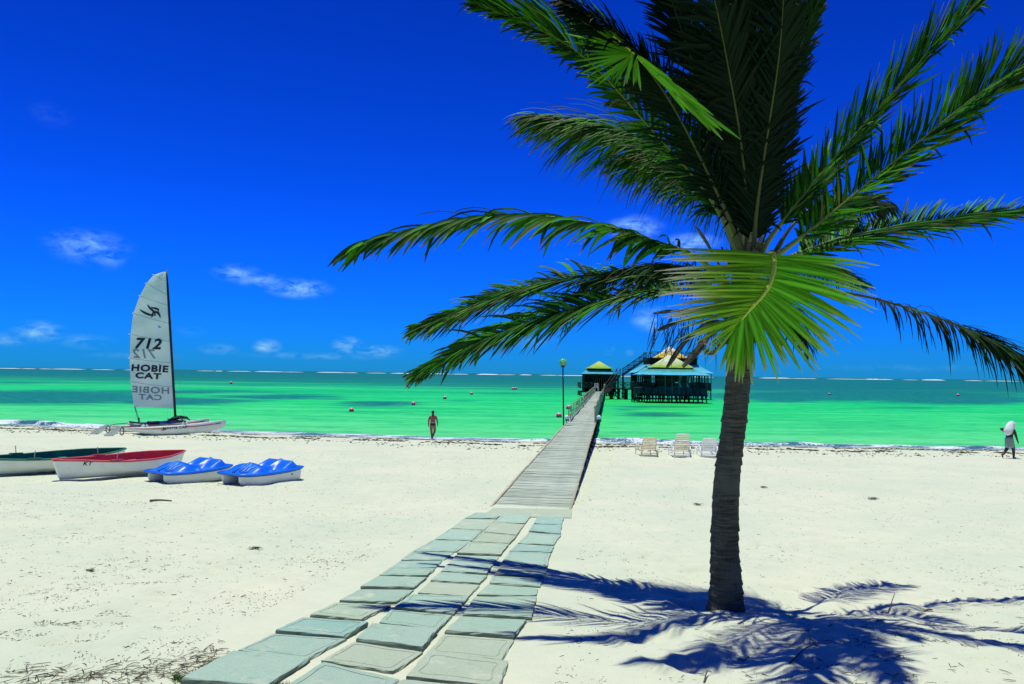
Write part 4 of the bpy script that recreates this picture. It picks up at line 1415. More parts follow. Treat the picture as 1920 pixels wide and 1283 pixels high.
frond([(1425, 560, Y0 - .05), (1500, 545, Y0 - .1), (1600, 552, Y0 - .15), (1690, 574, Y0 - .25), (1780, 604, Y0 - .4), (1850, 636, Y0 - .5), (1925, 680, Y0 - .6), (2000, 730, Y0 - .7)],
      nrm=(0, -.3, 1), L=.58, a0=72, a1=18, droop=2.2, wind=(.05, 0, -.3), n=36, seed=14, wd=.022, t0=.34, col=LEAF_SHADED * 1.6, fold=.5, jit=.2, scales=(1, .9), dry=.9,
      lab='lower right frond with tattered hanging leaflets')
frond([(1690, 574, Y0 - .25), (1780, 604, Y0 - .4), (1850, 636, Y0 - .5), (1925, 680, Y0 - .6), (2000, 730, Y0 - .7)],
      nrm=(0, -.6, .8), L=.50, a0=32, a1=12, droop=.5, wind=(.05, 0, -.15), n=40, seed=24, wd=.034, t0=.3, col=LEAF_A, r0=.006)
# hanging dark leaflets under the right-hand fronds and smaller inner fronds
frond([(1440, 500, Y0 + .1), (1480, 430, Y0 + .2), (1530, 385, Y0 + .25), (1590, 370, Y0 + .25), (1660, 380, Y0 + .2)],
      nrm=(-.2, -.3, .9), L=.62, a0=70, a1=40, droop=1.4, wind=(.15, 0, -.2), n=40, seed=16, wd=.030, t0=.3, col=LEAF_SHADED * 1.6)
frond([(1400, 560, Y0 + .2), (1340, 520, Y0 + .5), (1270, 500, Y0 + .8), (1190, 505, Y0 + 1.2), (1110, 530, Y0 + 1.5)],
      nrm=(.1, -.3, .9), L=.75, a0=62, a1=22, droop=1.4, wind=(-.2, 0, -.25), n=70, seed=17, wd=.028, t0=.2, col=LEAF_A * 1.2)
frond([(1410, 560, Y0 + .3), (1450, 520, Y0 + .8), (1500, 500, Y0 + 1.4), (1560, 505, Y0 + 1.9), (1620, 530, Y0 + 2.3)],
      nrm=(-.1, -.2, .9), L=.6, a0=60, a1=20, droop=1.0, wind=(.0, 0, -.15), n=60, seed=18, wd=.034, t0=.25, col=LEAF_A)
# a frond growing toward the camera's right, seen from below behind the fan
frond([(1420, 580, Y0 - .1), (1440, 560, Y0 - .35), (1475, 575, Y0 - .6), (1500, 610, Y0 - .75), (1515, 650, Y0 - .8)],
      nrm=(0, -.7, .7), L=.35, a0=60, a1=20, droop=1.0, wind=(0, 0, -.2), n=26, seed=19, wd=.030, t0=.2, col=LEAF_A)

# dry dead leaf stubs hanging under the crown
r = random.Random(31)
for (pts, w_) in (([(1375, 590), (1320, 580), (1262, 583), (1225, 588)], .035), ([(1370, 598), (1318, 592), (1268, 605), (1233, 620)], .045),
                  ([(1372, 605), (1330, 605), (1285, 640), (1250, 690)], .05), ([(1376, 608), (1345, 612), (1310, 655), (1280, 688)], .07),
                  ([(1378, 615), (1362, 640), (1335, 662), (1318, 655)], .05), ([(1380, 560), (1350, 500), (1325, 455), (1305, 425)], .035),
                  ([(1382, 600), (1360, 625), (1350, 650), (1345, 640)], .04), ([(1380, 590), (1352, 615), (1325, 635), (1322, 648)], .05),
                  ([(1410, 590), (1440, 610), (1462, 640), (1462, 655)], .05)):
    P = crom([at(a, b, PY - .1 - .35 * (i / 3) * (1 if a < 1380 else -.3)) for i, (a, b) in enumerate(pts)], 10)
    mb = MB(); rgs = []
    for k, p in enumerate(P):
        T = (P[min(k + 1, 9)] - P[max(k - 1, 0)]).normalized()
        sd = T.cross(Vector((0, -1, 0))).normalized(); u = k / 9
        ww = w_ * .5 * (float(np.interp(u, (0, .5, .85, 1), (.5, .7, 1.0, .4)))) * r.uniform(.85, 1.15)
        rgs.append([p + sd * ww, p + Vector((0, -.012, 0)), p - sd * ww, p + Vector((0, .015, 0))])
    mb.rings(rgs)
    o = mb.build('dead_leaf_stub', M['trunk'], palm); o['label'] = 'dark dry leaf stub hanging under the crown'
lm = MB(); lc = []
for k in range(70):
    px = r.uniform(1225, 1345); py = 600 + (px - 1225) * .12 + r.uniform(-20, 30)
    p = at(px, py, PY - .1 + r.uniform(-.25, .5))
    leaflet(lm, lc, p, Vector((r.gauss(-.25, .25), 0, -1)), Vector((1, .3, 0)), r.uniform(.12, .36), .010, .5, Vector((r.uniform(-.3, .1), 0, 0)),
            np.array((.03, .035, .015)), .99, r, 4)
for k in range(30):
    px = r.uniform(1360, 1420); py = r.uniform(600, 640)
    p = at(px, py, PY - .28)
    leaflet(lm, lc, p, Vector((r.gauss(0, .2), -.1, -1)), Vector((1, .3, 0)), r.uniform(.1, .3), .02, .4, Vector((0, 0, 0)),
            np.array((.05, .07, .02)), .8, r, 4)
o = lm.build('hanging_fibres', M['leaf'], palm); o['kind'] = 'stuff'; set_col(o.data, lc)


# ------------------------------------------------------------------ rowing boats
HEEL = math.radians(4.5)


def rowboat(name, label, stern_px, bow_px, stern_Y, bow_Y, beam, colm, group, hgt=.57, marks=None, stern_h=.0):
    A = at(*stern_px, stern_Y); B = at(*bow_px, bow_Y)
    A.z = gz(A.x, A.y); B.z = gz(B.x, B.y)
    ax = (B - A); L = math.hypot(ax.x, ax.y); ax.normalize()
    sd = Vector((ax.y, -ax.x, 0)).normalized()     # starboard, toward the camera side
    t = thing(name, label, 'boat', A, group)
    n = 22
    def sec(u, inner=0.0):
        # half beam, keel height and sheer at station u (0 stern, 1 bow)
        hb = beam / 2 * float(np.interp(u, (0, .1, .3, .5, .66, .82, .93, 1), (.10, .30, .68, .92, 1.0, .84, .50, .03)))
        hb = max(hb - inner, .012)
        keel = .0 + .10 * max(0, (u - .8) / .2) ** 2 + .02
        sheer = hgt + .08 * (abs(u - .40) ** 1.5) * 3.2 + .05 * max(0, u - .7)
        return hb, keel, sheer
    def ring(u, inner=0.0, floor=None):
        hb, keel, sheer = sec(u, inner)
        rake = (-.20 if u < .02 else 0)
        pts = []
        prof = ((1.0, 1.0), (.97, .72), (.88, .42), (.62, .14), (.0, .0))
        for side in (1, -1):
            pr = prof if side > 0 else prof[::-1][1:]
            for (fx, fz) in pr:
                z = keel + (sheer - keel) * fz
                if floor is not None: z = max(z, floor)
                rk = .22 * (z / sheer) * (1 if u > .9 else 0) * ((u - .9) / .1 if u > .9 else 0) - .24 * (z / sheer) * max(0, 1 - u / .12)
                p = A + ax * (u * L + rk) + sd * side * hb * fx
                p.z = A.z + (B.z - A.z) * u - .05 + z
                y_ = side * hb * fx
                p = p - sd * y_ * (1 - math.cos(HEEL)) + sd * (z * math.sin(HEEL))
                p.z += -y_ * math.sin(HEEL) * (1.0 if z > .2 else z / .2) + .03
                pts.append(p)
        return pts
    us = [k / n for k in range(n + 1)]
    mb = MB(); rgs = [ring(u) for u in us]
    mb.rings(rgs, False)
    i = len(mb.v); r0 = rgs[0]; mb.v += r0; mb.f.append(tuple(range(i, i + len(r0)))); mb.m.append(0)
    hull = mb.build('hull', M['hull_white'], t, True); auto_smooth(hull, 30)
    mb = MB(); rin = [ring(.02 + .965 * k / n, .035, .12) for k in range(n + 1)]
    mb.rings([list(reversed(q)) for q in rin], False)
    i = len(mb.v); mb.v += rin[0]; mb.f.append(tuple(reversed(range(i, i + len(rin[0]))))); mb.m.append(0)
    o = mb.build('lining', colm, t, True); auto_smooth(o, 30)
    mb = MB()
    for side in (0, -1):
        pts = [q[side] + Vector((0, 0, .012)) for q in rgs]
        mb.tube(pts, .034, 6)
    mb.tube([rgs[0][0] + Vector((0, 0, .01)), rgs[0][-1] + Vector((0, 0, .01))], .034, 6)
    mb.build('gunwale', colm, t, True)
    for u, w_ in ((.10, .45), (.42, .28), (.66, .26)):
        hb, keel, sheer = sec(u, .05)
        c = A + ax * (u * L) + sd * (sheer * .62 * math.sin(HEEL)); c.z = A.z + (B.z - A.z) * u + sheer * .62
        hz_ = Vector((0, 0, hb * .93 * math.sin(HEEL)))
        mb = MB(); mb.beam(c - sd * hb * .93 + hz_, c + sd * hb * .93 - hz_, w_, .035); mb.build('thwart', colm, t)
    hb, keel, sheer = sec(.86, .05)   # bow deck
    for u in (.36, ):
        for s_ in (1, -1):
            hb, keel, sheer = sec(u)
            c = A + ax * (u * L) + sd * (s_ * hb + sheer * math.sin(HEEL)); c.z = A.z + (B.z - A.z) * u - .0 + sheer + .02 - s_ * hb * math.sin(HEEL)
            mb = MB(); mb.beam(c - ax * .2, c + ax * .2, .09, .07); blk = mb.build('rowlock_block', colm, t)
            mb = MB(); mb.tube([c + Vector((0, 0, .02)), c + Vector((.03 * s_, 0, .27))], .014, 6); mb.build('thole_pin', M['steel'], blk)
    return t, A, ax, sd, L, rgs


tB = rowboat('rowing_boat', 'white rowing boat with faded red interior, between the green one and the pedal boats',
             (112, 905), (333, 880), 22.7, 26.0, 1.42, M['red'], 'rowing boats pulled up on the sand')
tG = rowboat('rowing_boat', 'white rowing boat with dark green interior and gunwale, cut by the left picture edge',
             (-75, 905), (222, 880), 22.9, 27.2, 1.5, M['green'], 'rowing boats pulled up on the sand', hgt=.54)


def text_mesh(name, body, size, mat, shear=0.0, offset=0.0, extrude=.0, mirror=False, sx=1.0):
    cu = bpy.data.curves.new(name, 'FONT'); cu.body = body; cu.size = size; cu.shear = shear; cu.offset = offset; cu.extrude = extrude
    cu.align_x = 'CENTER'; cu.align_y = 'CENTER'; cu.space_character = 1.14
    ob = bpy.data.objects.new(name, cu); COL.objects.link(ob)
    dg = bpy.context.evaluated_depsgraph_get(); dg.update()
    me = bpy.data.meshes.new_from_object(ob.evaluated_get(dg))
    bpy.data.objects.remove(ob)
    n = len(me.vertices); co = np.empty(n * 3, np.float32); me.vertices.foreach_get('co', co); co = co.reshape(-1, 3)
    co[:, 0] *= sx
    if mirror: co[:, 0] *= -1
    me.vertices.foreach_set('co', co.ravel())
    me.materials.clear(); me.materials.append(mat)
    return me, co


# letters on the red boat's side
t, A, ax, sd, L, rgs = tB
me_, co = text_mesh('hull_lettering', 'KT', .17, M['ink'], shear=.25, offset=.004)
u = .16
k = int(u * 22); q1 = rgs[k]; q2 = rgs[k + 2]
mid = (q1[1] * .5 + q1[0] * .5)
dirx = (q2[1] - q1[1]).normalized(); upv = (q1[0] - q1[2]).normalized(); nv = dirx.cross(upv).normalized()
if nv.y > 0: nv = -nv
# map flat text onto the side by bilinear use of the section rings
vs = []
for c in co:
    f = (u * 22) + float(c[0]) / (L / 22); i = int(f); fr = f - i
    a1 = rgs[i][0].lerp(rgs[i + 1][0], fr); a2 = rgs[i][1].lerp(rgs[i + 1][1], fr)
    z = .5 - float(c[1]) / (a1 - a2).length
    vs.append(a1.lerp(a2, z) + nv * .006)
me_.vertices.foreach_set('co', np.array([tuple(v - ORG[t.name]) for v in vs], np.float32).ravel())
link('hull_lettering', me_, t)


# ------------------------------------------------------------------ pedal boats
def pedal_boat():
    """local frame: +x bow to stern (away to the right), y across; z up. length 2.5, width 1.55"""
    t = thing('pedal_boat', '', 'pedal boat', (0, 0, 0), 'blue and white pedal boats')
    Lx, Wy = 2.30, 1.50
    def outline(u):   # half width at u in 0..1
        return Wy / 2 * float(np.interp(u, (0, .04, .12, .3, .7, .92, 1), (.70, .84, .94, 1, 1, .93, .80)))
    nx, ny = 44, 28
    def H(u, v):
        """deck height over the rim; v in -1..1"""
        edge = 1 - max(abs(v) - .80, 0) / .20
        edge = max(0, min(1, edge)); edge = edge * edge * (3 - 2 * edge)
        f = float(np.interp(u, (0, .05, .13, .20, .29, .40, .52, .64, .76, .84, .93, 1), (.0, .02, .06, .20, .38, .30, .15, .13, .27, .34, .05, .0)))
        if u < .45: f *= (1 - .55 * min(1, abs(v)) ** 2)
        bump = f
        # footwell in front of the seats
        well = math.exp(-((u - .52) / .10) ** 2) * math.exp(-((abs(v) - .42) / .26) ** 4) * .20
        hollow = math.exp(-((u - .66) / .09) ** 2) * math.exp(-((abs(v) - .42) / .30) ** 4) * .12
        rib = .05 * math.exp(-(v / .10) ** 2) * (1 if .3 < u < .9 else 0)
        side_cut = .16 * math.exp(-((u - .44) / .09) ** 2) * max(0, abs(v) - .55) / .45
        return (bump * .86 - well - hollow + rib - side_cut) * edge
    mb = MB(); i0 = 0
    for j in range(ny + 1):
        v = -1 + 2 * j / ny
        for i in range(nx + 1):
            u = i / nx
            mb.v.append(Vector(((u - .5) * Lx, v * outline(u), .44 + .05 * (2 * u - 1) ** 2 + H(u, v))))
    for j in range(ny):
        for i in range(nx):
            a = j * (nx + 1) + i
            mb.f.append((a, a + 1, a + nx + 2, a + nx + 1)); mb.m.append(0)
    o = mb.build('deck', M['blue'], t, True)
    # rim tube and underside lip
    loop = []
    for i in range(nx + 1): loop.append(Vector(((i / nx - .5) * Lx, -outline(i / nx), .44 + .05 * (2 * i / nx - 1) ** 2)))
    for j in range(1, ny): loop.append(Vector((.5 * Lx, (-1 + 2 * j / ny) * outline(1), .49)))
    for i in range(nx, -1, -1): loop.append(Vector(((i / nx - .5) * Lx, outline(i / nx), .44 + .05 * (2 * i / nx - 1) ** 2)))
    for j in range(ny - 1, 0, -1): loop.append(Vector((-.5 * Lx, (-1 + 2 * j / ny) * outline(0), .49)))
    mb = MB(); mb.tube(loop + [loop[0], loop[1]], .045, 8, False); mb.build('rim', M['blue'], t, True)
    mb = MB(); mb.tube([p + Vector((0, 0, -.045)) for p in loop + [loop[0]]], .016, 5, False); mb.build('trim', M['navy'], t, True)
    # two floats with a tunnel between, closed toward the stern
    for s_ in (-1, 1):
        rgs = []
        for k in range(19):
            u = k / 18
            x = -.5 * Lx + .06 + u * (Lx - .14)
            o_ = outline((x / Lx) + .5) - .02
            inn = .24
            full = float(np.interp(u, (0, .03, .1, .22, 1), (.28, .62, .9, 1, 1)))
            zb = float(np.interp(u, (0, .04, .12, .25, .9, 1), (.22, .10, .03, 0, 0, .05)))
            c = (o_ + inn) / 2; hwid = (o_ - inn) / 2 * full
            pts = []
            for (fy, fz) in ((-1, 1), (-.98, .55), (-.86, .18), (-.55, .0), (.0, -.02), (.55, .0), (.88, .18), (1, .55), (1.02, 1)):
                pts.append(Vector((x, s_ * (c + hwid * fy), zb + (.43 - zb) * max(fz, 0))))
            rgs.append(pts if s_ < 0 else pts)
        mb = MB(); mb.rings(rgs); o = mb.build('float', M['hull_white'], t, True); auto_smooth(o, 50)
    mb = MB(); mb.box((.62, 0, .22), (Lx * .45, .60, .40)); mb.build('tunnel_wall', M['black'], t)
    mb = MB(); mb.box((-.30, 0, .34), (.7, .58, .14)); mb.build('tunnel_dark_box', M['black'], t)  # both black boxes put the tunnel's darkness between the floats
    # pale raised moulding on the bow cover, grab loop and prints
    def surf(u, v, lift=.012): return Vector(((u - .5) * Lx, v * outline(u), .44 + .05 * (2 * u - 1) ** 2 + H(u, v) + lift))
    mb = MB()
    for (pts, rr) in (([(.10, -.30), (.16, -.28), (.23, -.26), (.30, -.20)], .022), ([(.30, -.52), (.22, -.50), (.15, -.46), (.10, -.40)], .022),
                      ([(.14, -.60), (.20, -.44), (.27, -.30)], .020), ([(.27, -.62), (.20, -.44), (.13, -.22)], .020),
                      ([(.12, -.12), (.20, -.10), (.28, -.10)], .022), ([(.12, .20), (.2, .1), (.28, .05)], .018)):
        mb.tube([surf(a, b) for a, b in pts], rr, 6)
    mb.build('moulded_relief', M['lightblue'], t, True)
    mb = MB(); mb.tube([surf(.02, -.3, .02), surf(.03, -.26, .07), surf(.03, -.16, .07), surf(.02, -.12, .02)], .016, 6); mb.build('grab_handle', M['navy'], t)
    me_, co = text_mesh('deck_print', 'PEDAL', .1, M['white'])
    bpy.data.meshes.remove(me_)
    mb = MB()
    for k in range(9):
        u_ = .56 + k * .012; 
        mb.tube([surf(u_, -.70, .006), surf(u_ + .004, -.64 + (k % 3) * .01, .006)], .006, 4)
    mb.build('deck_marking', M['globe'], t)
    mb = MB(); mb.tube([(.5 * Lx - .02, -.05, .5), (.5 * Lx + .13, -.05, .47)], .02, 6); mb.build('rudder_pin', M['black'], t)
    # drain plug low on the side
    mb = MB(); mb.ball((.62, -Wy / 2 + .015, .30), .025, 8, 6); mb.build('drain_plug', M['black'], t)
    return t


p1 = pedal_boat()
for (o, (px, py), Yp, rz, lab) in ((p1, (354, 893), 23.9, 57, 'blue and white pedal boat nearest the red rowing boat, left of its twin'),
                                   (None, (489, 893), 23.6, 57, 'blue and white pedal boat on open sand, right of its twin')):
    if o is None: o = copy_tree(p1)
    p = at(px, py, Yp); p.z = gz(p.x, p.y) - .03
    o.location = p; o.rotation_euler = (0, math.radians(-1.0), math.radians(rz)); o.scale = (1, 1, .87); o['label'] = lab

# ------------------------------------------------------------------ beached catamaran
KY = 45.3
ca = thing('sailing_catamaran', 'beached white sailing catamaran with tall lettered sail hoisted, at the water edge', 'catamaran', at(320, 812, KY))
hax = Vector((.72, .70, 0)).normalized(); hsd = Vector((-.70, .72, 0)).normalized()
def cat_hull(org, first):
    n = 26; Lh = 6.15; rgs = []
    gzs = gz(org.x + hax.x * 3, org.y + hax.y * 3)
    for k in range(n + 1):
        u = k / n; x = u * Lh
        hwid = .20 * float(np.interp(u, (0, .1, .35, .6, .85, 1), (.75, .95, 1, .85, .5, .04)))
        top = float(np.interp(u, (0, .2, .5, .8, 1), (.52, .52, .56, .66, .76)))
        keel = float(np.interp(u, (0, .06, .12, .2, .3, .45, .7, .9, 1), (.34, .28, .22, .10, .0, -.02, .0, .12, .34)))
        pts = []
        for (fy, fz) in ((-.75, 1), (-1, .92), (-1, .55), (-.72, .2), (0, 0), (.72, .2), (1, .55), (1, .92), (.75, 1)):
            p = org + hax * (x + (.10 * fz if u > .97 else 0)) + hsd * hwid * fy
            p.z = gzs + .06 + keel + (top - keel) * fz
            pts.append(p)
        rgs.append(pts)
    mb = MB(); mb.rings(rgs); o = mb.build('hull', M['white_gel'], ca, True); auto_smooth(o, 40)
    # coloured stripe on the near side
    def side(u, f, off=.006):
        k = min(u * n, n - .001); i = int(k); fr = k - i
        a1 = rgs[i][1].lerp(rgs[i + 1][1], fr); a2 = rgs[i][2].lerp(rgs[i + 1][2], fr)
        return a1.lerp(a2, f) - hsd * off
    for (u0, u1, mt, nm) in ((.04, .36, 'red', 'stripe'), (.56, .93, 'red', 'stripe'), (.02, .06, 'black', 'stripe_end'), (.90, .96, 'black', 'stripe_end')):
        mb = MB(); m_ = 14; rr = []
        for k in range(m_ + 1):
            u = u0 + (u1 - u0) * k / m_
            rr.append([side(u, .35, .004 if mt == 'red' else .008), side(u, .62, .004 if mt == 'red' else .008)])
        mb.rings(rr, False); mb.build(nm, M[mt], o)
    mb = MB(); mb.tube([rgs[k][0] * .5 + rgs[k][-1] * .5 + Vector((0, 0, .015)) for k in range(0, n + 1)], .012, 5); mb.build('deck_seam', M['white_gel'], o)
    if first:
        me_, co = text_mesh('hull_name', 'HOBIE CAT', .19, M['ink'], offset=.008, sx=1.25)
        vs = []
        for c in co:
            u = .485 + float(c[0]) / Lh
            vs.append(side(u, .50 - float(c[1]) / .24, .010))
        me_.vertices.foreach_set('co', np.array([tuple(v - ORG[ca.name]) for v in vs], np.float32).ravel())
        link('hull_name', me_, o)
        mb = MB()
        for pts, w_ in (([(-.17, .45), (-.12, .1), (.02, -.35)], .05), ([(-.2, .3), (-.1, -.2), (-.22, -.5)], .04), ([(-.3, -.5), (-.05, -.5)], .04)):
            P = [side(.385 + a / Lh, .5 - b * .9, .012) for a, b in pts]
            mb.tube(P, w_ * .5, 4)
        mb.build('hull_emblem', M['ink'], o)
    # stern casting, rudder kicked up and tiller loop
    s0 = rgs[0][0] * .5 + rgs[0][-1] * .5
    mb = MB(); P = []
    for k in range(13):
        a = 2 * math.pi * k / 12
        P.append(s0 + Vector((0, 0, -.20)) + hax * (-.10 + .11 * math.cos(a)) + Vector((0, 0, .23 * math.sin(a))))
    mb.tube(P, .030, 6, False); rl = mb.build('rudder_casting', M['black'], ca)
    mb = MB(); a_ = s0 + Vector((0, 0, .02)) - hax * .12; d_ = (-hax * 1.0 + Vector((0, 0, -.62))).normalized(); wv = Vector((0, 0, 1)).cross(hsd)
    wv = (Vector((0, 0, 1)) - d_ * d_.z).normalized()
    rr = []
    for k in range(9):
        u = k / 8; c = a_ + d_ * (u * 1.28)
        ww = .17 * float(np.interp(u, (0, .15, .6, .9, 1), (.55, .8, 1, .8, .2))); th = .022 * (1 - .5 * u)
        rr.append([c + wv * ww, c + hsd * th, c - wv * ww, c - hsd * th])
    mb.rings(rr); mb.build('rudder_blade', M['white_gel'], ca)
    mb = MB(); mb.tube([s0 + Vector((0, 0, .03)), s0 + hax * .35 + Vector((0, 0, .10)), s0 + hax * 1.5 + Vector((0, 0, .16))], .022, 6); mb.build('tiller', M['black'], ca)
    return rgs
Ya = 45.3
h0 = at(232, 812, Ya - .3); h0.z = 0
h1 = h0 + hsd * 2.7
R0 = cat_hull(h0, True); R1 = cat_hull(h1, False)
def topmid(R, k, dz=0): return R[k][0] * .5 + R[k][-1] * .5 + Vector((0, 0, dz))
for k in (5, 15):
    mb = MB(); mb.tube([topmid(R0, k, .20) - hsd * .12, topmid(R1, k, .20) + hsd * .12], .055, 10); mb.build('crossbeam', M['black'], ca)
    for R in (R0, R1):
        mb = MB(); rr = []
        base = topmid(R, k)
        for (z, s_) in ((0, 1.0), (.10, .8), (.17, .5)):
            rr.append([base + hax * .20 * s_ * a + hsd * .12 * s_ * b + Vector((0, 0, z)) for a, b in ((-1, -1), (1, -1), (1, 1), (-1, 1))])
        mb.rings(rr); mb.build('pylon', M['white_gel'], ca)
mb = MB(); rr = []
for k in range(9):
    u = k / 8; a = topmid(R0, 5, .17).lerp(topmid(R0, 15, .17), u); b = topmid(R1, 5, .17).lerp(topmid(R1, 15, .17), u)
    dz = -.05 * math.sin(math.pi * u)
    rr.append([a + Vector((0, 0, dz)), b + Vector((0, 0, dz)), b + Vector((0, 0, dz - .03)), a + Vector((0, 0, dz - .03))])
mb.rings(rr); mb.build('trampoline', M['black'], ca)
mb = MB(); mb.tube([topmid(R0, 15, .2), topmid(R0, 15, .48) + hsd * .9 - hax * .1, topmid(R0, 15, .50) + hsd * 1.4, topmid(R1, 15, .2)], .035, 6); mb.build('dolphin_striker', M['black'], ca)
# rolled jib, line bag and righting lines on the trampoline
mb = MB(); mb.tube([topmid(R0, 11, .22) + hsd * .4, topmid(R0, 13, .36) + hsd * .6, topmid(R0, 15, .42) + hsd * .8, topmid(R0, 17, .34) + hsd * .9, topmid(R0, 18, .16) + hsd * 1.0], [.05, .1, .12, .08, .04], 8)
mb.build('furled_jib', M['black'], ca, True)
mb = MB(); mb.tube([topmid(R0, 6, .24) + hsd * .3, topmid(R0, 9, .22) + hsd * .3], .09, 8); mb.build('rolled_cover', M['navy'], ca, True)
# mast, shrouds
SY_ = h0.y + 3.25 * hax.y + 1.15 * hsd.y      # depth of the mast foot
mbase = at(329, 786, SY_); mtop = at(312.5, 507, SY_)
mb = MB(); mb.tube([mbase.lerp(mtop, k / 10) for k in range(11)], [.075] * 9 + [.065, .05], 10); mb.build('mast', M['black'], ca, True)
for q in (R0[15][1], R1[15][-2]):
    mb = MB(); mb.tube([mbase.lerp(mtop, .78), q], .007, 4); mb.build('shroud', M['steel'], ca)
mb = MB(); mb.tube([mbase.lerp(mtop, .78), topmid(R0, 24).lerp(topmid(R1, 24), .5)], .007, 4); 
# sail
def sail_pt(px, py, off=0.0):
    # chordwise camber away from the camera, measured between leech and mast
    mxx = 312.5 + (py - 507) * (329 - 312.5) / 279
    lx = float(np.interp(py, (510, 516, 531, 555, 588, 627, 673, 716, 762), (306, 288, 275, 262, 250, 245, 243, 245, 251)))
    c = max(0, min(1, (mxx - px) / max(mxx - lx, 4)))
    dep = .26 * math.sin(math.pi * c) * (.6 + .4 * min(1, (py - 510) / 100)) + .25 * c * (762 - py) / 250
    dep += .02 * math.sin(py * .13 + px * .05)
    return at(px, py, SY_ - .04 + dep - off)
rows_ = 44; cols_ = 14
front = MB(); vv = []
for i in range(rows_ + 1):
    u = i / rows_
    py = 510 + (763 - 510) * u
    mxx = 312.5 + (py - 507) * (329 - 312.5) / 279 - .6
    lx = float(np.interp(py, (510, 516, 531, 555, 588, 627, 673, 716, 763), (306, 288, 275, 262, 250, 245, 243, 245, 251)))
    for j in range(cols_ + 1):
        x = lx + (mxx - lx) * j / cols_
        vv.append(sail_pt(x, py + (2.5 * (j / cols_)) * u))
n1 = len(vv)
front.v = vv + [v + Vector((.0, .014, 0)) for v in vv]
cw = cols_ + 1
for i in range(rows_):
    for j in range(cols_):
        a = i * cw + j
        front.f.append((a, a + cw, a + cw + 1, a + 1)); front.m.append(0)
        front.f.append((n1 + a, n1 + a + 1, n1 + a + cw + 1, n1 + a + cw)); front.m.append(0)
for i in range(rows_):
    for a, b in ((i * cw, (i + 1) * cw), ((i + 1) * cw + cols_, i * cw + cols_)):
        front.f.append((a, n1 + a, n1 + b, b)); front.m.append(0)
for j in range(cols_):
    for a, b in ((j + 1, j), (rows_ * cw + j, rows_ * cw + j + 1)):
        front.f.append((a, n1 + a, n1 + b, b)); front.m.append(0)
sail = front.build('sail', M['sail'], ca, True); auto_smooth(sail, 40)
for (x0, y0, x1, y1) in ((288, 515.5, 311, 528), (274.5, 531.5, 312, 552), (262.5, 555, 315, 573), (250.5, 588, 317, 607), (244, 627, 320, 641), (243, 672, 323, 681), (246, 716, 326, 726)):
    P = [sail_pt(x0 + (x1 - x0) * k / 8, y0 + (y1 - y0) * k / 8 + .8 * math.sin(math.pi * k / 8), .012) for k in range(9)]
    mb = MB(); mb.tube(P, .012, 4); bt = mb.build('batten', M['seam'], sail)
    mb = MB(); e = P[0] + Vector((-.09, 0, .02)); mb.tube([P[0], e], .022, 5); mb.build('batten_cap', M['cloth_white'], sail)
def on_sail(name, body, cx, cy, size_px, mat, off=.02, bold=0, **kw):
    me_, co = text_mesh(name, body, size_px, mat, **kw)
    tilt = .045
    vs = [sail_pt(cx + float(c[0]), cy - float(c[1]) + float(c[0]) * tilt, off) for c in co]
    if bold:      # heavier strokes: the outline repeated a touch to each side
        fs = [tuple(p.vertices) for p in me_.polygons]; n = len(co); vs = []; ff = []
        for q, (dx, dy) in enumerate(((-bold, 0), (bold, 0), (0, bold * .8), (0, -bold * .8), (0, 0))):
            vs += [sail_pt(cx + float(c[0]) + dx, cy - float(c[1]) + dy + float(c[0]) * tilt, off + .004 * q) for c in co]
            ff += [tuple(i + q * n for i in f) for f in fs]
        me_ = bpy.data.meshes.new(name); me_.from_pydata([tuple(v - ORG[ca.name]) for v in vs], [], ff); me_.materials.append(mat)
        return link(name, me_, sail)
    me_.vertices.foreach_set('co', np.array([tuple(v - ORG[ca.name]) for v in vs], np.float32).ravel())
    return link(name, me_, sail)
on_sail('sail_number', '712', 276, 645.5, 27, M['ink'], shear=.25, offset=.6, bold=.45, sx=1.12)
on_sail('sail_number_reverse', '712', 272, 664.5, 24, M['ghost'], shear=.2, offset=.5, mirror=True, sx=1.1, off=.014)
on_sail('sail_lettering', 'HOBIE', 280, 691.5, 16.5, M['ink'], shear=.08, offset=.38, sx=1.34, bold=.42)
on_sail('sail_lettering', 'CAT', 277, 705.5, 14.5, M['ink'], shear=.08, offset=.38, bold=.42, sx=1.55)
on_sail('sail_lettering_reverse', 'HOBIE', 283, 732, 16.5, M['ghost'], offset=.45, mirror=True, sx=1.36, off=.014)
on_sail('sail_lettering_reverse', 'CAT', 282, 745.5, 14, M['ghost'], offset=.45, mirror=True, sx=1.45, off=.014)
def stroke(mb, pts, w_):
    P = crom([Vector((a, b, 0)) for a, b in pts], 12); rr = []
    for k, p in enumerate(P):
        T = (P[min(k + 1, 11)] - P[max(k - 1, 0)]).normalized(); N = Vector((-T.y, T.x, 0))
        ww = w_ / 2 * (.25 + .75 * math.sin(math.pi * (k + .6) / 12.2))
        a, b = p + N * ww, p - N * ww
        rr.append([sail_pt(a.x, a.y, .02), sail_pt(b.x, b.y, .02)])
    mb.rings(rr, False)
mb = MB()
def z_(pts): return [(150 + a / 3.667, 490 + b / 3.667) for a, b in pts]
stroke(mb, z_([(410, 332), (440, 352), (478, 368), (515, 372)]), 4.2)
stroke(mb, z_([(464, 300), (480, 322), (505, 345), (520, 376)]), 4.2)
stroke(mb, z_([(490, 318), (515, 324), (535, 330), (540, 345)]), 4.0)
stroke(mb, z_([(500, 345), (525, 350), (540, 360), (553, 388)]), 4.6)
stroke(mb, z_([(506, 338), (500, 360), (496, 378), (488, 386)]), 3.0)
mb.build('sail_emblem', M['ink'], sail)
mb = MB()
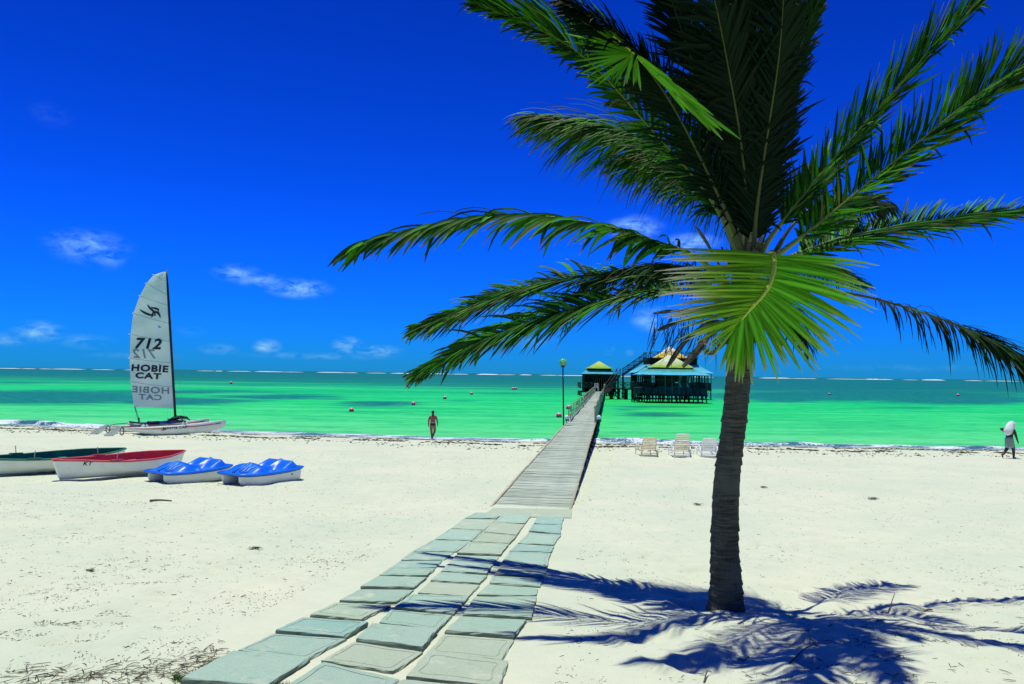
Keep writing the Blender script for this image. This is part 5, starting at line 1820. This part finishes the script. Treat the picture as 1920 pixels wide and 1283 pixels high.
for (cx, cy) in ((547, 452), (553, 717)):
    a, b, c = [(150 + (cx + dx) / 3.667, 490 + (cy + dy) / 3.667) for dx, dy in ((-9, -13), (14, 4), (-11, 9))]
    mb.tri(sail_pt(*a, .02), sail_pt(*b, .02), sail_pt(*c, .02))
mb.build('sail_patch', M['lightblue'], sail)
mb = MB(); a_ = sail_pt(252, 763); b_ = topmid(R0, 5, .25) + hsd * 1.1
mb.tube([a_, b_], .02, 5); mb.tube([a_ + Vector((.05, 0, 0)), b_ + Vector((.08, 0, 0))], .014, 5)
mb.tube([b_, b_ + Vector((0, 0, .25))], .05, 6); mb.build('mainsheet', M['black'], ca)


# ------------------------------------------------------------------ plastic loungers
def lounger(name, label, px, py, Yp, wpx, hpx, mback, mslat, nslat, vertical=False, rz=0.0):
    p = at(px, py, Yp); p.z = gz(p.x, p.y) - .02
    t = thing(name, label, 'sun lounger', p, 'plastic sun loungers facing the sea')
    w_ = wpx * Yp / F_PX; h_ = hpx * Yp / F_PX
    sh = .34                                            # seat height
    def pt(x, y, z): return p + Matrix.Rotation(rz, 3, 'Z') @ Vector((x, y, z))
    back0 = pt(0, .0, sh); lean = .34
    # raised back: side frames and slats (its rear side faces the camera)
    for s_ in (-1, 1):
        mb = MB(); mb.tube([pt(s_ * w_ * .44, .06, sh - .08), pt(s_ * w_ * .43, -.10, sh + (h_ - sh) * .5), pt(s_ * w_ * .38, -lean * .9, h_ - .03), pt(s_ * w_ * .30, -lean, h_)], .026, 6)
        mb.build('back_frame', mback, t, True)
    mb = MB(); mb.tube([pt(-w_ * .31, -lean, h_), pt(w_ * .31, -lean, h_)], .026, 6); mb.build('top_rail', mback, t, True)
    if not vertical:
        for k in range(nslat):
            u = (k + .5) / nslat; z = sh + .02 + (h_ - sh - .04) * u; y = .03 - lean * u * .95
            ww = w_ * (.86 - .12 * u)
            c = pt(0, y, z); mb = MB(); mb.box(c, (ww, .022, (h_ - sh) / nslat * .70), Matrix.Rotation(rz, 3, 'Z') @ Matrix.Rotation(math.radians(18), 3, 'X'))
            mb.build('back_slat', mslat, t)
    else:
        for k in range(nslat):
            u = (k + .5) / nslat - .5
            mb = MB(); mb.beam(pt(u * w_ * .86, .03, sh), pt(u * w_ * .70, -lean * .97, h_ - .02), w_ * .86 / nslat * .72, .02, (0, 1, 0)); mb.build('back_slat', mslat, t)
    # seat running seaward
    for s_ in (-1, 1):
        mb = MB(); mb.beam(pt(s_ * w_ * .44, -.12, sh - .05), pt(s_ * w_ * .44, 1.35, sh - .05), .05, .07); mb.build('side_rail', mback, t)
        mb = MB(); mb.tube([pt(s_ * w_ * .50, -.25, .0), pt(s_ * w_ * .50, -.2, .28), pt(s_ * w_ * .52, .0, .52), pt(s_ * w_ * .52, .45, .54), pt(s_ * w_ * .47, .5, sh - .04)], .024, 6)
        mb.build('arm', mback, t, True)
        for y in (-.15, 1.25):
            mb = MB(); mb.tube([pt(s_ * w_ * .44, y, sh - .06), pt(s_ * w_ * .47, y - .08, 0)], .024, 6); mb.build('leg', mback, t)
    for k in range(12):
        mb = MB(); mb.box(pt(0, .06 + k * .108, sh - .02), (w_ * .84, .075, .02), Matrix.Rotation(rz, 3, 'Z')); mb.build('seat_slat', mslat, t)
    for z in (.10, .19):
        mb = MB(); mb.beam(pt(-w_ * .45, -.2, z), pt(w_ * .45, -.2, z), .03, .03); mb.build('stretcher', mback, t)
    return t


lounger('sun_lounger', 'beige plastic sun lounger nearest the boardwalk, its raised back toward the camera', 1216, 851, 36.5, 31, 36, M['beige'], M['beige'], 7, rz=.05)
lounger('sun_lounger', 'taller sun lounger with cream slats, standing in the middle of the three', 1278, 854, 36.0, 31, 44, M['white'], M['beige'], 8)
lounger('sun_lounger', 'white plastic sun lounger beside the palm trunk', 1329, 853, 36.0, 31, 36, M['white'], M['white'], 7, True, rz=-.08)


# ------------------------------------------------------------------ people
def skinned(name, joints, edges, mat, parent, sub=2):
    """one continuous body: joints {name: (pos, radius)}"""
    names = list(joints); idx = {n: i for i, n in enumerate(names)}
    me = bpy.data.meshes.new(name)
    po = ORG.get(parent.name, Vector())
    me.from_pydata([tuple(Vector(joints[n][0]) - po) for n in names], [(idx[a], idx[b]) for a, b in edges], [])
    me.materials.append(mat)
    o = link(name, me, parent)
    md = o.modifiers.new('skin', 'SKIN'); md.use_smooth_shade = True
    if not me.skin_vertices:
        bm = bmesh.new(); bm.from_mesh(me); bm.verts.layers.skin.verify(); bm.to_mesh(me); bm.free()
    for n, i in idx.items():
        if me.skin_vertices:
            r_ = joints[n][1]
            me.skin_vertices[0].data[i].radius = r_ if hasattr(r_, '__len__') else (r_, r_)
            me.skin_vertices[0].data[i].use_root = (i == 0)
    ms = o.modifiers.new('sub', 'SUBSURF'); ms.levels = sub; ms.render_levels = sub
    dg = bpy.context.evaluated_depsgraph_get(); dg.update()
    m2 = bpy.data.meshes.new_from_object(o.evaluated_get(dg))
    o.modifiers.clear(); o.data = m2
    if not m2.materials: m2.materials.append(mat)
    m2.polygons.foreach_set('use_smooth', [True] * len(m2.polygons))
    return o


def make_person(root, J, mat, H=1.8):
    """J holds joint positions relative to the feet point, y forward = direction faced; adds hands with five fingers, feet, head"""
    P = Vector(root.location)
    fz = J.pop('_rz')
    Rz = Matrix.Rotation(fz, 3, 'Z')
    def W_(v): return P + Rz @ Vector(v)
    j = {}; e = []
    rad = dict(pelvis=(.150, .115), waist=(.130, .095), chest=(.165, .105), neck0=(.075, .07), neck=.056, headlow=(.072, .085), headmid=(.080, .098), headtop=(.055, .065),
               shl=.062, elbl=.044, wrl=.030, shr=.062, elbr=.044, wrr=.030, hipl=.098, kneel=.062, anl=.040, hipr=.098, kneer=.062, anr=.040,
               heell=.038, toel=.028, heelr=.038, toer=.028, calfl=.056, calfr=.056)
    rad = {k: (tuple(q * 1.14 for q in v) if hasattr(v, '__len__') else v * (1.38 if k[:3] not in ('hee', 'toe') else 1.2)) for k, v in rad.items()}
    for k, v in J.items(): j[k] = (W_(v), rad[k])
    for s in 'lr':
        kn, an = Vector(J['knee' + s]), Vector(J['an' + s])
        j['calf' + s] = (W_(kn.lerp(an, .35)), rad['calf' + s])
    e += [('pelvis', 'waist'), ('waist', 'chest'), ('chest', 'neck0'), ('neck0', 'neck'), ('neck', 'headlow'), ('headlow', 'headmid'), ('headmid', 'headtop')]
    # face: nose and ears grown from the head
    hm = Vector(J['headmid']); hl = Vector(J['headlow'])
    fwd = Vector(J.get('_f', (0, 1, 0)))
    for nm, off, r_, par in (('nose', (0, .115, -.03), .014, 'headmid'), ('earl', (-.088, -.005, -.025), .016, 'headmid'), ('earr', (.088, -.005, -.025), .016, 'headmid'), ('chin', (0, .08, -.035), .028, 'headlow')):
        b = hm if par == 'headmid' else hl
        j[nm] = (W_(b + Vector(off)), r_); e.append((par, nm))
    for s in 'lr':
        e += [('chest', 'sh' + s), ('sh' + s, 'elb' + s), ('elb' + s, 'wr' + s), ('pelvis', 'hip' + s), ('hip' + s, 'knee' + s), ('knee' + s, 'calf' + s), ('calf' + s, 'an' + s), ('an' + s, 'heel' + s), ('heel' + s, 'toe' + s)]
        wr = Vector(J['wr' + s]); el = Vector(J['elb' + s]); d = (wr - el).normalized()
        side = Vector((0, 1, 0)); side = (side - d * side.dot(d)).normalized()
        palm_ = wr + d * .07
        j['palm' + s] = (W_(palm_), (.020, .038)); e.append(('wr' + s, 'palm' + s))
        for q, (off, ln) in enumerate(((-.030, .062), (-.010, .074), (.011, .080), (.031, .070))):
            a = palm_ + side * off + d * .03; b = a + d * ln * .55; c = b + (d * .8 + side.cross(d) * .35).normalized() * ln * .5
            j['f%d%sa' % (q, s)] = (W_(a), .010); j['f%d%sb' % (q, s)] = (W_(b), .0085); j['f%d%sc' % (q, s)] = (W_(c), .007)
            e += [('palm' + s, 'f%d%sa' % (q, s)), ('f%d%sa' % (q, s), 'f%d%sb' % (q, s)), ('f%d%sb' % (q, s), 'f%d%sc' % (q, s))]
        a = palm_ - d * .02 + side * .045; b = a + (d + side * .7).normalized() * .04
        j['t%sa' % s] = (W_(a), .012); j['t%sb' % s] = (W_(b), .009)
        e += [('palm' + s, 't%sa' % s), ('t%sa' % s, 't%sb' % s)]
    body = skinned('body', j, e, mat, root)
    return body, W_


def shell(name, body_pts, mat, root, n=14, th=0.0):
    """closed garment tube: list of (centre, rx, ry) rings"""
    mb = MB(); rr = []
    for (c, rx, ry, rz) in body_pts:
        Rz = Matrix.Rotation(rz, 3, 'Z')
        rr.append([Vector(c) + Rz @ Vector((math.cos(2 * math.pi * k / n) * rx, math.sin(2 * math.pi * k / n) * ry, 0)) for k in range(n)])
    mb.rings(rr)
    return mb.build(name, mat, root, True)


# man walking to the sea, back to the camera
mp = at(811, 822, 48.2); mp.z = max(gz(mp.x, mp.y), 0) + .0
man = thing('person', 'bare-backed man in dark swim trunks walking into the water, seen from behind', 'person', mp)
k_ = 1.80 / 1.8
J = dict(_rz=0.0, pelvis=(0, 0, .93), waist=(0, .01, 1.10), chest=(0, .0, 1.34), neck0=(0, -.01, 1.47), neck=(0, 0, 1.53), headlow=(0, .02, 1.60), headmid=(0, .03, 1.68), headtop=(0, .02, 1.77),
         shl=(-.19, -.01, 1.42), elbl=(-.27, .0, 1.13), wrl=(-.28, .06, .88), shr=(.19, -.01, 1.42), elbr=(.29, -.02, 1.14), wrr=(.31, .03, .90),
         hipl=(-.10, 0, .86), kneel=(-.09, .05, .49), anl=(-.05, .02, .10), heell=(-.05, -.02, .05), toel=(-.06, .16, .03),
         hipr=(.10, 0, .86), kneer=(.13, .10, .50), anr=(.03, -.12, .17), heelr=(.02, -.18, .14), toer=(.03, -.02, .03))
body, W_ = make_person(man, J, M['skin'])
shell('swim_trunks', [(W_((0, 0, 1.02)), .155, .125, 0), (W_((0, 0, .94)), .185, .148, 0), (W_((0, .01, .85)), .205, .135, 0), (W_((0, .02, .78)), .205, .12, 0)], M['trunks'], man)
shell('waistband', [(W_((0, 0, 1.055)), .150, .12, 0), (W_((0, 0, 1.02)), .158, .128, 0)], M['cloth_white'], man)
mb = MB(); mb.ball(W_((0, -.005, 1.715)), .102, 14, 10, (.93, 1.08, 1.0)); mb.build('hair', M['hair'], man, True)

# walker at the right carrying a white bundle
wp = at(1893, 870, 38.6); wp.z = gz(wp.x, wp.y)
wk = thing('person', 'dark-skinned walker in grey-green wrap with a white cloth bundle over head and shoulders', 'person', wp)
J = dict(_rz=math.radians(-68), pelvis=(0, 0, .96), waist=(0, .02, 1.12), chest=(0, .07, 1.38), neck0=(0, .11, 1.50), neck=(0, .14, 1.57), headlow=(0, .19, 1.64), headmid=(0, .21, 1.72), headtop=(0, .20, 1.81),
         shl=(-.19, .08, 1.45), elbl=(-.26, -.30, 1.52), wrl=(-.20, -.06, 1.36), shr=(.19, .10, 1.45), elbr=(.24, .17, 1.16), wrr=(.24, .28, .92),
         hipl=(-.10, 0, .88), kneel=(-.10, -.04, .48), anl=(-.10, -.34, .20), heell=(-.10, -.42, .19), toel=(-.10, -.34, .04),
         hipr=(.10, 0, .88), kneer=(.10, .16, .50), anr=(.10, .18, .10), heelr=(.10, .13, .05), toer=(.10, .36, .03))
body, W_ = make_person(wk, J, M['skin_dark'])
rz = math.radians(-68)
shell('wrap_cloth', [(W_((0, .0, 1.10)), .165, .14, rz), (W_((0, .0, .98)), .205, .18, rz), (W_((0, .02, .84)), .215, .20, rz), (W_((0, .03, .68)), .20, .23, rz), (W_((0, .03, .56)), .19, .24, rz)], M['cloth_grey'], wk)
mb = MB(); rr = []
r = random.Random(4)
for (c, a, b) in (((0, -.10, 1.20), .08, .08), ((0, -.10, 1.28), .22, .16), ((0, -.04, 1.44), .27, .24), ((0, .04, 1.58), .25, .26), ((0, .12, 1.72), .19, .24), ((0, .18, 1.83), .14, .19), ((0, .20, 1.90), .05, .07)):
    a *= .84; b *= .88
    rr.append([W_(Vector(c) + Vector((math.cos(2 * math.pi * k / 18) * a * r.uniform(.78, 1.16), math.sin(2 * math.pi * k / 18) * b * r.uniform(.86, 1.12), r.uniform(-.02, .02)))) for k in range(18)])
mb.rings(rr); mb.build('cloth_bundle', M['cloth_white'], wk, True)
mb = MB(); mb.ball(W_((.02, .36, 1.80)), .07, 10, 8, (1, 1.3, .6)); mb.build('bundle_knot', M['cloth_white'], wk, True)

# figure in white at the hut
hp = at(1133.5, 733, 148.0); hp.z = DECK
hpn = thing('person', 'distant figure in a white shirt and dark trousers in the hut doorway', 'person', hp)
J = dict(_rz=.4, pelvis=(0, 0, .93), waist=(0, .01, 1.10), chest=(0, .0, 1.34), neck0=(0, -.01, 1.47), neck=(0, 0, 1.53), headlow=(0, .02, 1.60), headmid=(0, .03, 1.68), headtop=(0, .02, 1.77),
         shl=(-.19, 0, 1.42), elbl=(-.25, 0, 1.13), wrl=(-.22, .12, .92), shr=(.19, 0, 1.42), elbr=(.27, 0, 1.14), wrr=(.24, .12, .93),
         hipl=(-.10, 0, .86), kneel=(-.10, .03, .49), anl=(-.10, 0, .10), heell=(-.10, -.04, .05), toel=(-.12, .14, .03),
         hipr=(.10, 0, .86), kneer=(.12, .03, .50), anr=(.12, 0, .10), heelr=(.12, -.04, .05), toer=(.14, .14, .03))
body, W_ = make_person(hpn, J, M['skin_dark'])
shell('shirt', [(W_((0, 0, .92)), .21, .16, .4), (W_((0, 0, 1.1)), .20, .15, .4), (W_((0, 0, 1.34)), .25, .16, .4), (W_((0, 0, 1.46)), .20, .12, .4), (W_((0, 0, 1.5)), .09, .09, .4)], M['cloth_white'], hpn)
for s_ in (-.11, .11):
    shell('trouser_leg', [(W_((s_, 0, .92)), .12, .12, .4), (W_((s_, .02, .5)), .09, .10, .4), (W_((s_, 0, .1)), .08, .09, .4)], M['trunks'], hpn)

# ------------------------------------------------------------------ beach litter, wrack, sticks
def twig(mb, cols, p, L, rad, r, col):
    a = r.uniform(0, 6.28)
    d = Vector((math.cos(a), math.sin(a), 0)); s = Vector((-d.y, d.x, 0)) * rad
    bend = r.uniform(-.35, .35); n = 3 if L > .03 else 1
    i0 = len(mb.v); h = Vector((0, 0, rad * 1.3))
    for k in range(n + 1):
        u = k / n; c = p + d * L * (u - .5) + Vector((-d.y, d.x, 0)) * bend * L * (u - .5) ** 2 * 2
        c.z = float(0); c.z = p.z + (.35 * L * (u * (1 - u)) if L > .05 and bend > .15 else 0)
        w_ = (1 - .5 * abs(2 * u - 1))
        mb.v += [c - s * w_, c + h * w_, c + s * w_]; cols += [(*col, 1)] * 3
    for k in range(n):
        b = i0 + 3 * k
        mb.f += [(b, b + 1, b + 4, b + 3), (b + 1, b + 2, b + 5, b + 4)]; mb.m += [0, 0]
r = random.Random(99)
mb = MB(); cols = []
N_ = 42000
pts = []
while len(pts) < N_:
    Yd = 2.4 + 34 * r.random() ** 2.0
    Xd = r.uniform(-.78, .78) * (Yd + 1.0)
    dens = .18 + .82 * max(0, min(1, (-Xd / (Yd + 1) + .18) * 1.5)) * max(.15, min(1, (13 - Yd) / 7))
    cl = .5 + vnoise(np.array([Xd * 1.1]), np.array([Yd * 1.1 + 30]))[0] + .5 * vnoise(np.array([Xd * 3.7]), np.array([Yd * 3.7]))[0]
    if r.random() < dens * min(1, max(.05, cl * 1.1)) and not (path_mask(Xd, Yd) > .75 and Yd < 18): pts.append((Xd, Yd))
PA = np.array(pts); ZA = ground_z(PA[:, 0], PA[:, 1])
for (x, y), z in zip(pts, ZA):
    L = .007 + .050 * r.random() ** 4.0 + .0005 * y
    rad = .0016 + .0030 * r.random() ** 2 + .00012 * y
    if r.random() < .55: L = rad * 2.5; rad *= 1.25
    g = r.choice(((.07, .075, .045), (.10, .09, .05), (.045, .05, .03), (.16, .15, .09), (.12, .06, .03)))
    twig(mb, cols, Vector((x, y, z + .001)), L, rad, r, g)
o = mb.build('beach_debris', M['debris']); set_col(o.data, cols); tag(o, kind='stuff', label='dry seagrass bits, twigs and shell grit strewn over the sand')

# denser dry weed drift and grass in the lower left corner beside the first pavers
mb = MB(); cols = []
for k in range(420):
    u = r.random()
    px = r.choice((r.gauss(300, 45), r.gauss(120, 90), r.gauss(380, 30), r.uniform(0, 420)))
    py = 1283 - max(0, (px - 230)) * .22 * r.uniform(.2, 1.2) + r.gauss(-14, 12)
    p = ground_at(px, py); p.z = gz(p.x, p.y)
    twig(mb, cols, p + Vector((0, 0, r.uniform(0, .015))), r.uniform(.02, .14), r.uniform(.0015, .004), r, r.choice(((.10, .085, .05), (.05, .045, .03), (.16, .14, .08), (.05, .08, .02))))
o = mb.build('dry_weed_drift', M['debris']); set_col(o.data, cols); tag(o, kind='stuff', label='tangle of dry weed stems beside the nearest pavers at lower left')
mb = MB(); cols = []
for k in range(1500):
    px = r.uniform(325, 545); py = 1268 + (px - 340) * .085 + abs(r.gauss(0, 5)) + 3
    p = ground_at(px, py)
    p.z = gz(p.x, p.y)
    h = r.uniform(.012, .05); d = Vector((r.gauss(0, .02), r.gauss(0, .02), h)); s = Vector((r.uniform(-1, 1), r.uniform(-1, 1), 0)).normalized() * .003
    mb.tri(p - s, p + s, p + d)
    g = r.choice(((.03, .12, .02), (.06, .18, .03), (.12, .17, .05)))
    cols += [(*g, 1)] * 3
o = mb.build('grass_tuft', M['debris']); set_col(o.data, cols); tag(o, kind='stuff', label='short green grass growing along the front edge of the nearest paver')

# wrack lines along the tide mark
mb = MB(); cols = []
for k in range(6500):
    Xd = r.uniform(-44, 44)
    line = r.choice((0, 0, 1, 1, 1, 2))
    wig = .6 * math.sin(Xd * .35 + line) + .3 * math.sin(Xd * 1.3 + line * 2)
    off = (1.5, 3.6, 6.2)[line] + wig * (.35 + .3 * line) + r.gauss(0, (.22, .38, .9)[line])
    if line < 2 and vnoise(np.array([Xd * .9 + line * 20]), np.array([line * 7.]))[0] < -.22: continue
    Yd = float(shoreY(Xd)) - off
    if abs(Xd - deck_c(Yd)) < 1.0: continue
    L = r.uniform(.05, .34) * (1 if line < 2 else .55); hh = r.uniform(.012, .05)
    a = r.gauss(0, .35); ca_, sa_ = math.cos(a), math.sin(a); wd = r.uniform(.03, .09)
    z = gz(Xd, Yd)
    i0 = len(mb.v)
    for (x, y, zz) in ((-L / 2, -wd * .4, 0), (0, -wd, 0), (L / 2, -wd * .3, 0), (L / 2, wd * .4, 0), (0, wd, 0), (-L / 2, wd * .3, 0), (-L * .2, 0, hh), (L * .22, 0, hh * .8)):
        mb.v.append(Vector((Xd + x * ca_ - y * sa_, Yd + x * sa_ + y * ca_, z - .004 + zz)))
    c = r.choice(((.035, .04, .025), (.06, .055, .03), (.09, .08, .045), (.02, .025, .02)))
    cols += [(*c, 1)] * 8
    for f in ((0, 1, 6), (1, 7, 6), (1, 2, 7), (2, 3, 7), (3, 4, 7), (4, 6, 7), (4, 5, 6), (5, 0, 6)):
        mb.f.append(tuple(i0 + q for q in f)); mb.m.append(0)
o = mb.build('seaweed_wrack', M['debris']); set_col(o.data, cols); tag(o, kind='stuff', label='broken dark lines of seaweed left along the tide mark')

# separate larger finds
def weed_clump(px, py, rad, label, seed):
    rr_ = random.Random(seed); p = ground_at(px, py); p.z = gz(p.x, p.y)
    mb = MB(); cols = []
    for k in range(60):
        q = p + Vector((rr_.gauss(0, rad * .5), rr_.gauss(0, rad * .4), rr_.uniform(0, rad * .35)))
        q.z = max(q.z, gz(q.x, q.y))
        twig(mb, cols, q, rr_.uniform(.3, .9) * rad, rad * .035, rr_, rr_.choice(((.05, .055, .035), (.10, .10, .06), (.03, .035, .02))))
    o = mb.build('seaweed_clump', M['debris'], loc=p); set_col(o.data, cols); tag(o, label, 'seaweed', 'larger weed clumps on the sand')
weed_clump(1636, 937, .15, 'round dark seaweed clump alone on the bright sand right of the palm', 1)
weed_clump(1308, 946, .13, 'straggling weed clump on the sand left of the palm trunk', 2)
weed_clump(480, 1028, .09, 'small dark weed knot on the sand left of the middle pavers', 3)
weed_clump(170, 1077, .06, 'dark weed knot on the speckled sand far left, below the boats', 4)
weed_clump(1432, 914, .12, 'thin weed wisp on the sand just right of the palm trunk', 5)
def stick(P, rad, label, name='stick', mat=None):
    pts = []
    for (px, py, dz) in P:
        q = ground_at(px, py); q.z = gz(q.x, q.y) + dz; pts.append(q)
    mb = MB(); mb.tube(crom(pts, 10), [rad * (1 - .5 * k / 9) for k in range(10)], 6)
    o = mb.build(name, mat or M['midwood'], loc=pts[0]); tag(o, label, 'stick', 'sticks lying on the sand')
stick([(282, 937, .03), (300, 938, .05), (322, 937, .02)], .03, 'short dark stick on the sand below the pedal boats')
stick([(1665, 1152, .0), (1670, 1144, .03), (1678, 1134, .10)], .006, 'thin twig standing up from the sand in the palm shadow fringe')
stick([(1732, 1150, .01), (1740, 1148, .03), (1748, 1144, .02)], .012, 'curled brown leaf stalk on sunlit sand right of the palm')
stick([(1480, 1250, .01), (1505, 1232, .02), (1530, 1222, .015)], .006, 'long bent twig in the palm shadow')
stick([(1515, 1198, .01), (1518, 1212, .02), (1532, 1228, .01)], .006, 'forked twig in the palm shadow above the long bent one')
stick([(1320, 1283, .01), (1326, 1266, .04), (1334, 1262, .02)], .006, 'small twig at the bottom edge below the palm trunk')
# little litter in the palm's shade
mb = MB(); cols = []
for k in range(520):
    px = r.gauss(1560, 170); py = r.uniform(1150, 1300)
    if px < 1270 or px > 1930: continue
    p = ground_at(px, py); p.z = gz(p.x, p.y) + .002
    twig(mb, cols, p, r.uniform(.01, .09), r.uniform(.0015, .004), r, r.choice(((.05, .05, .03), (.10, .08, .04), (.03, .03, .02))))
o = mb.build('palm_litter', M['debris']); set_col(o.data, cols); tag(o, kind='stuff', label='fine leaf litter and twigs on the sand in the palm shadow')
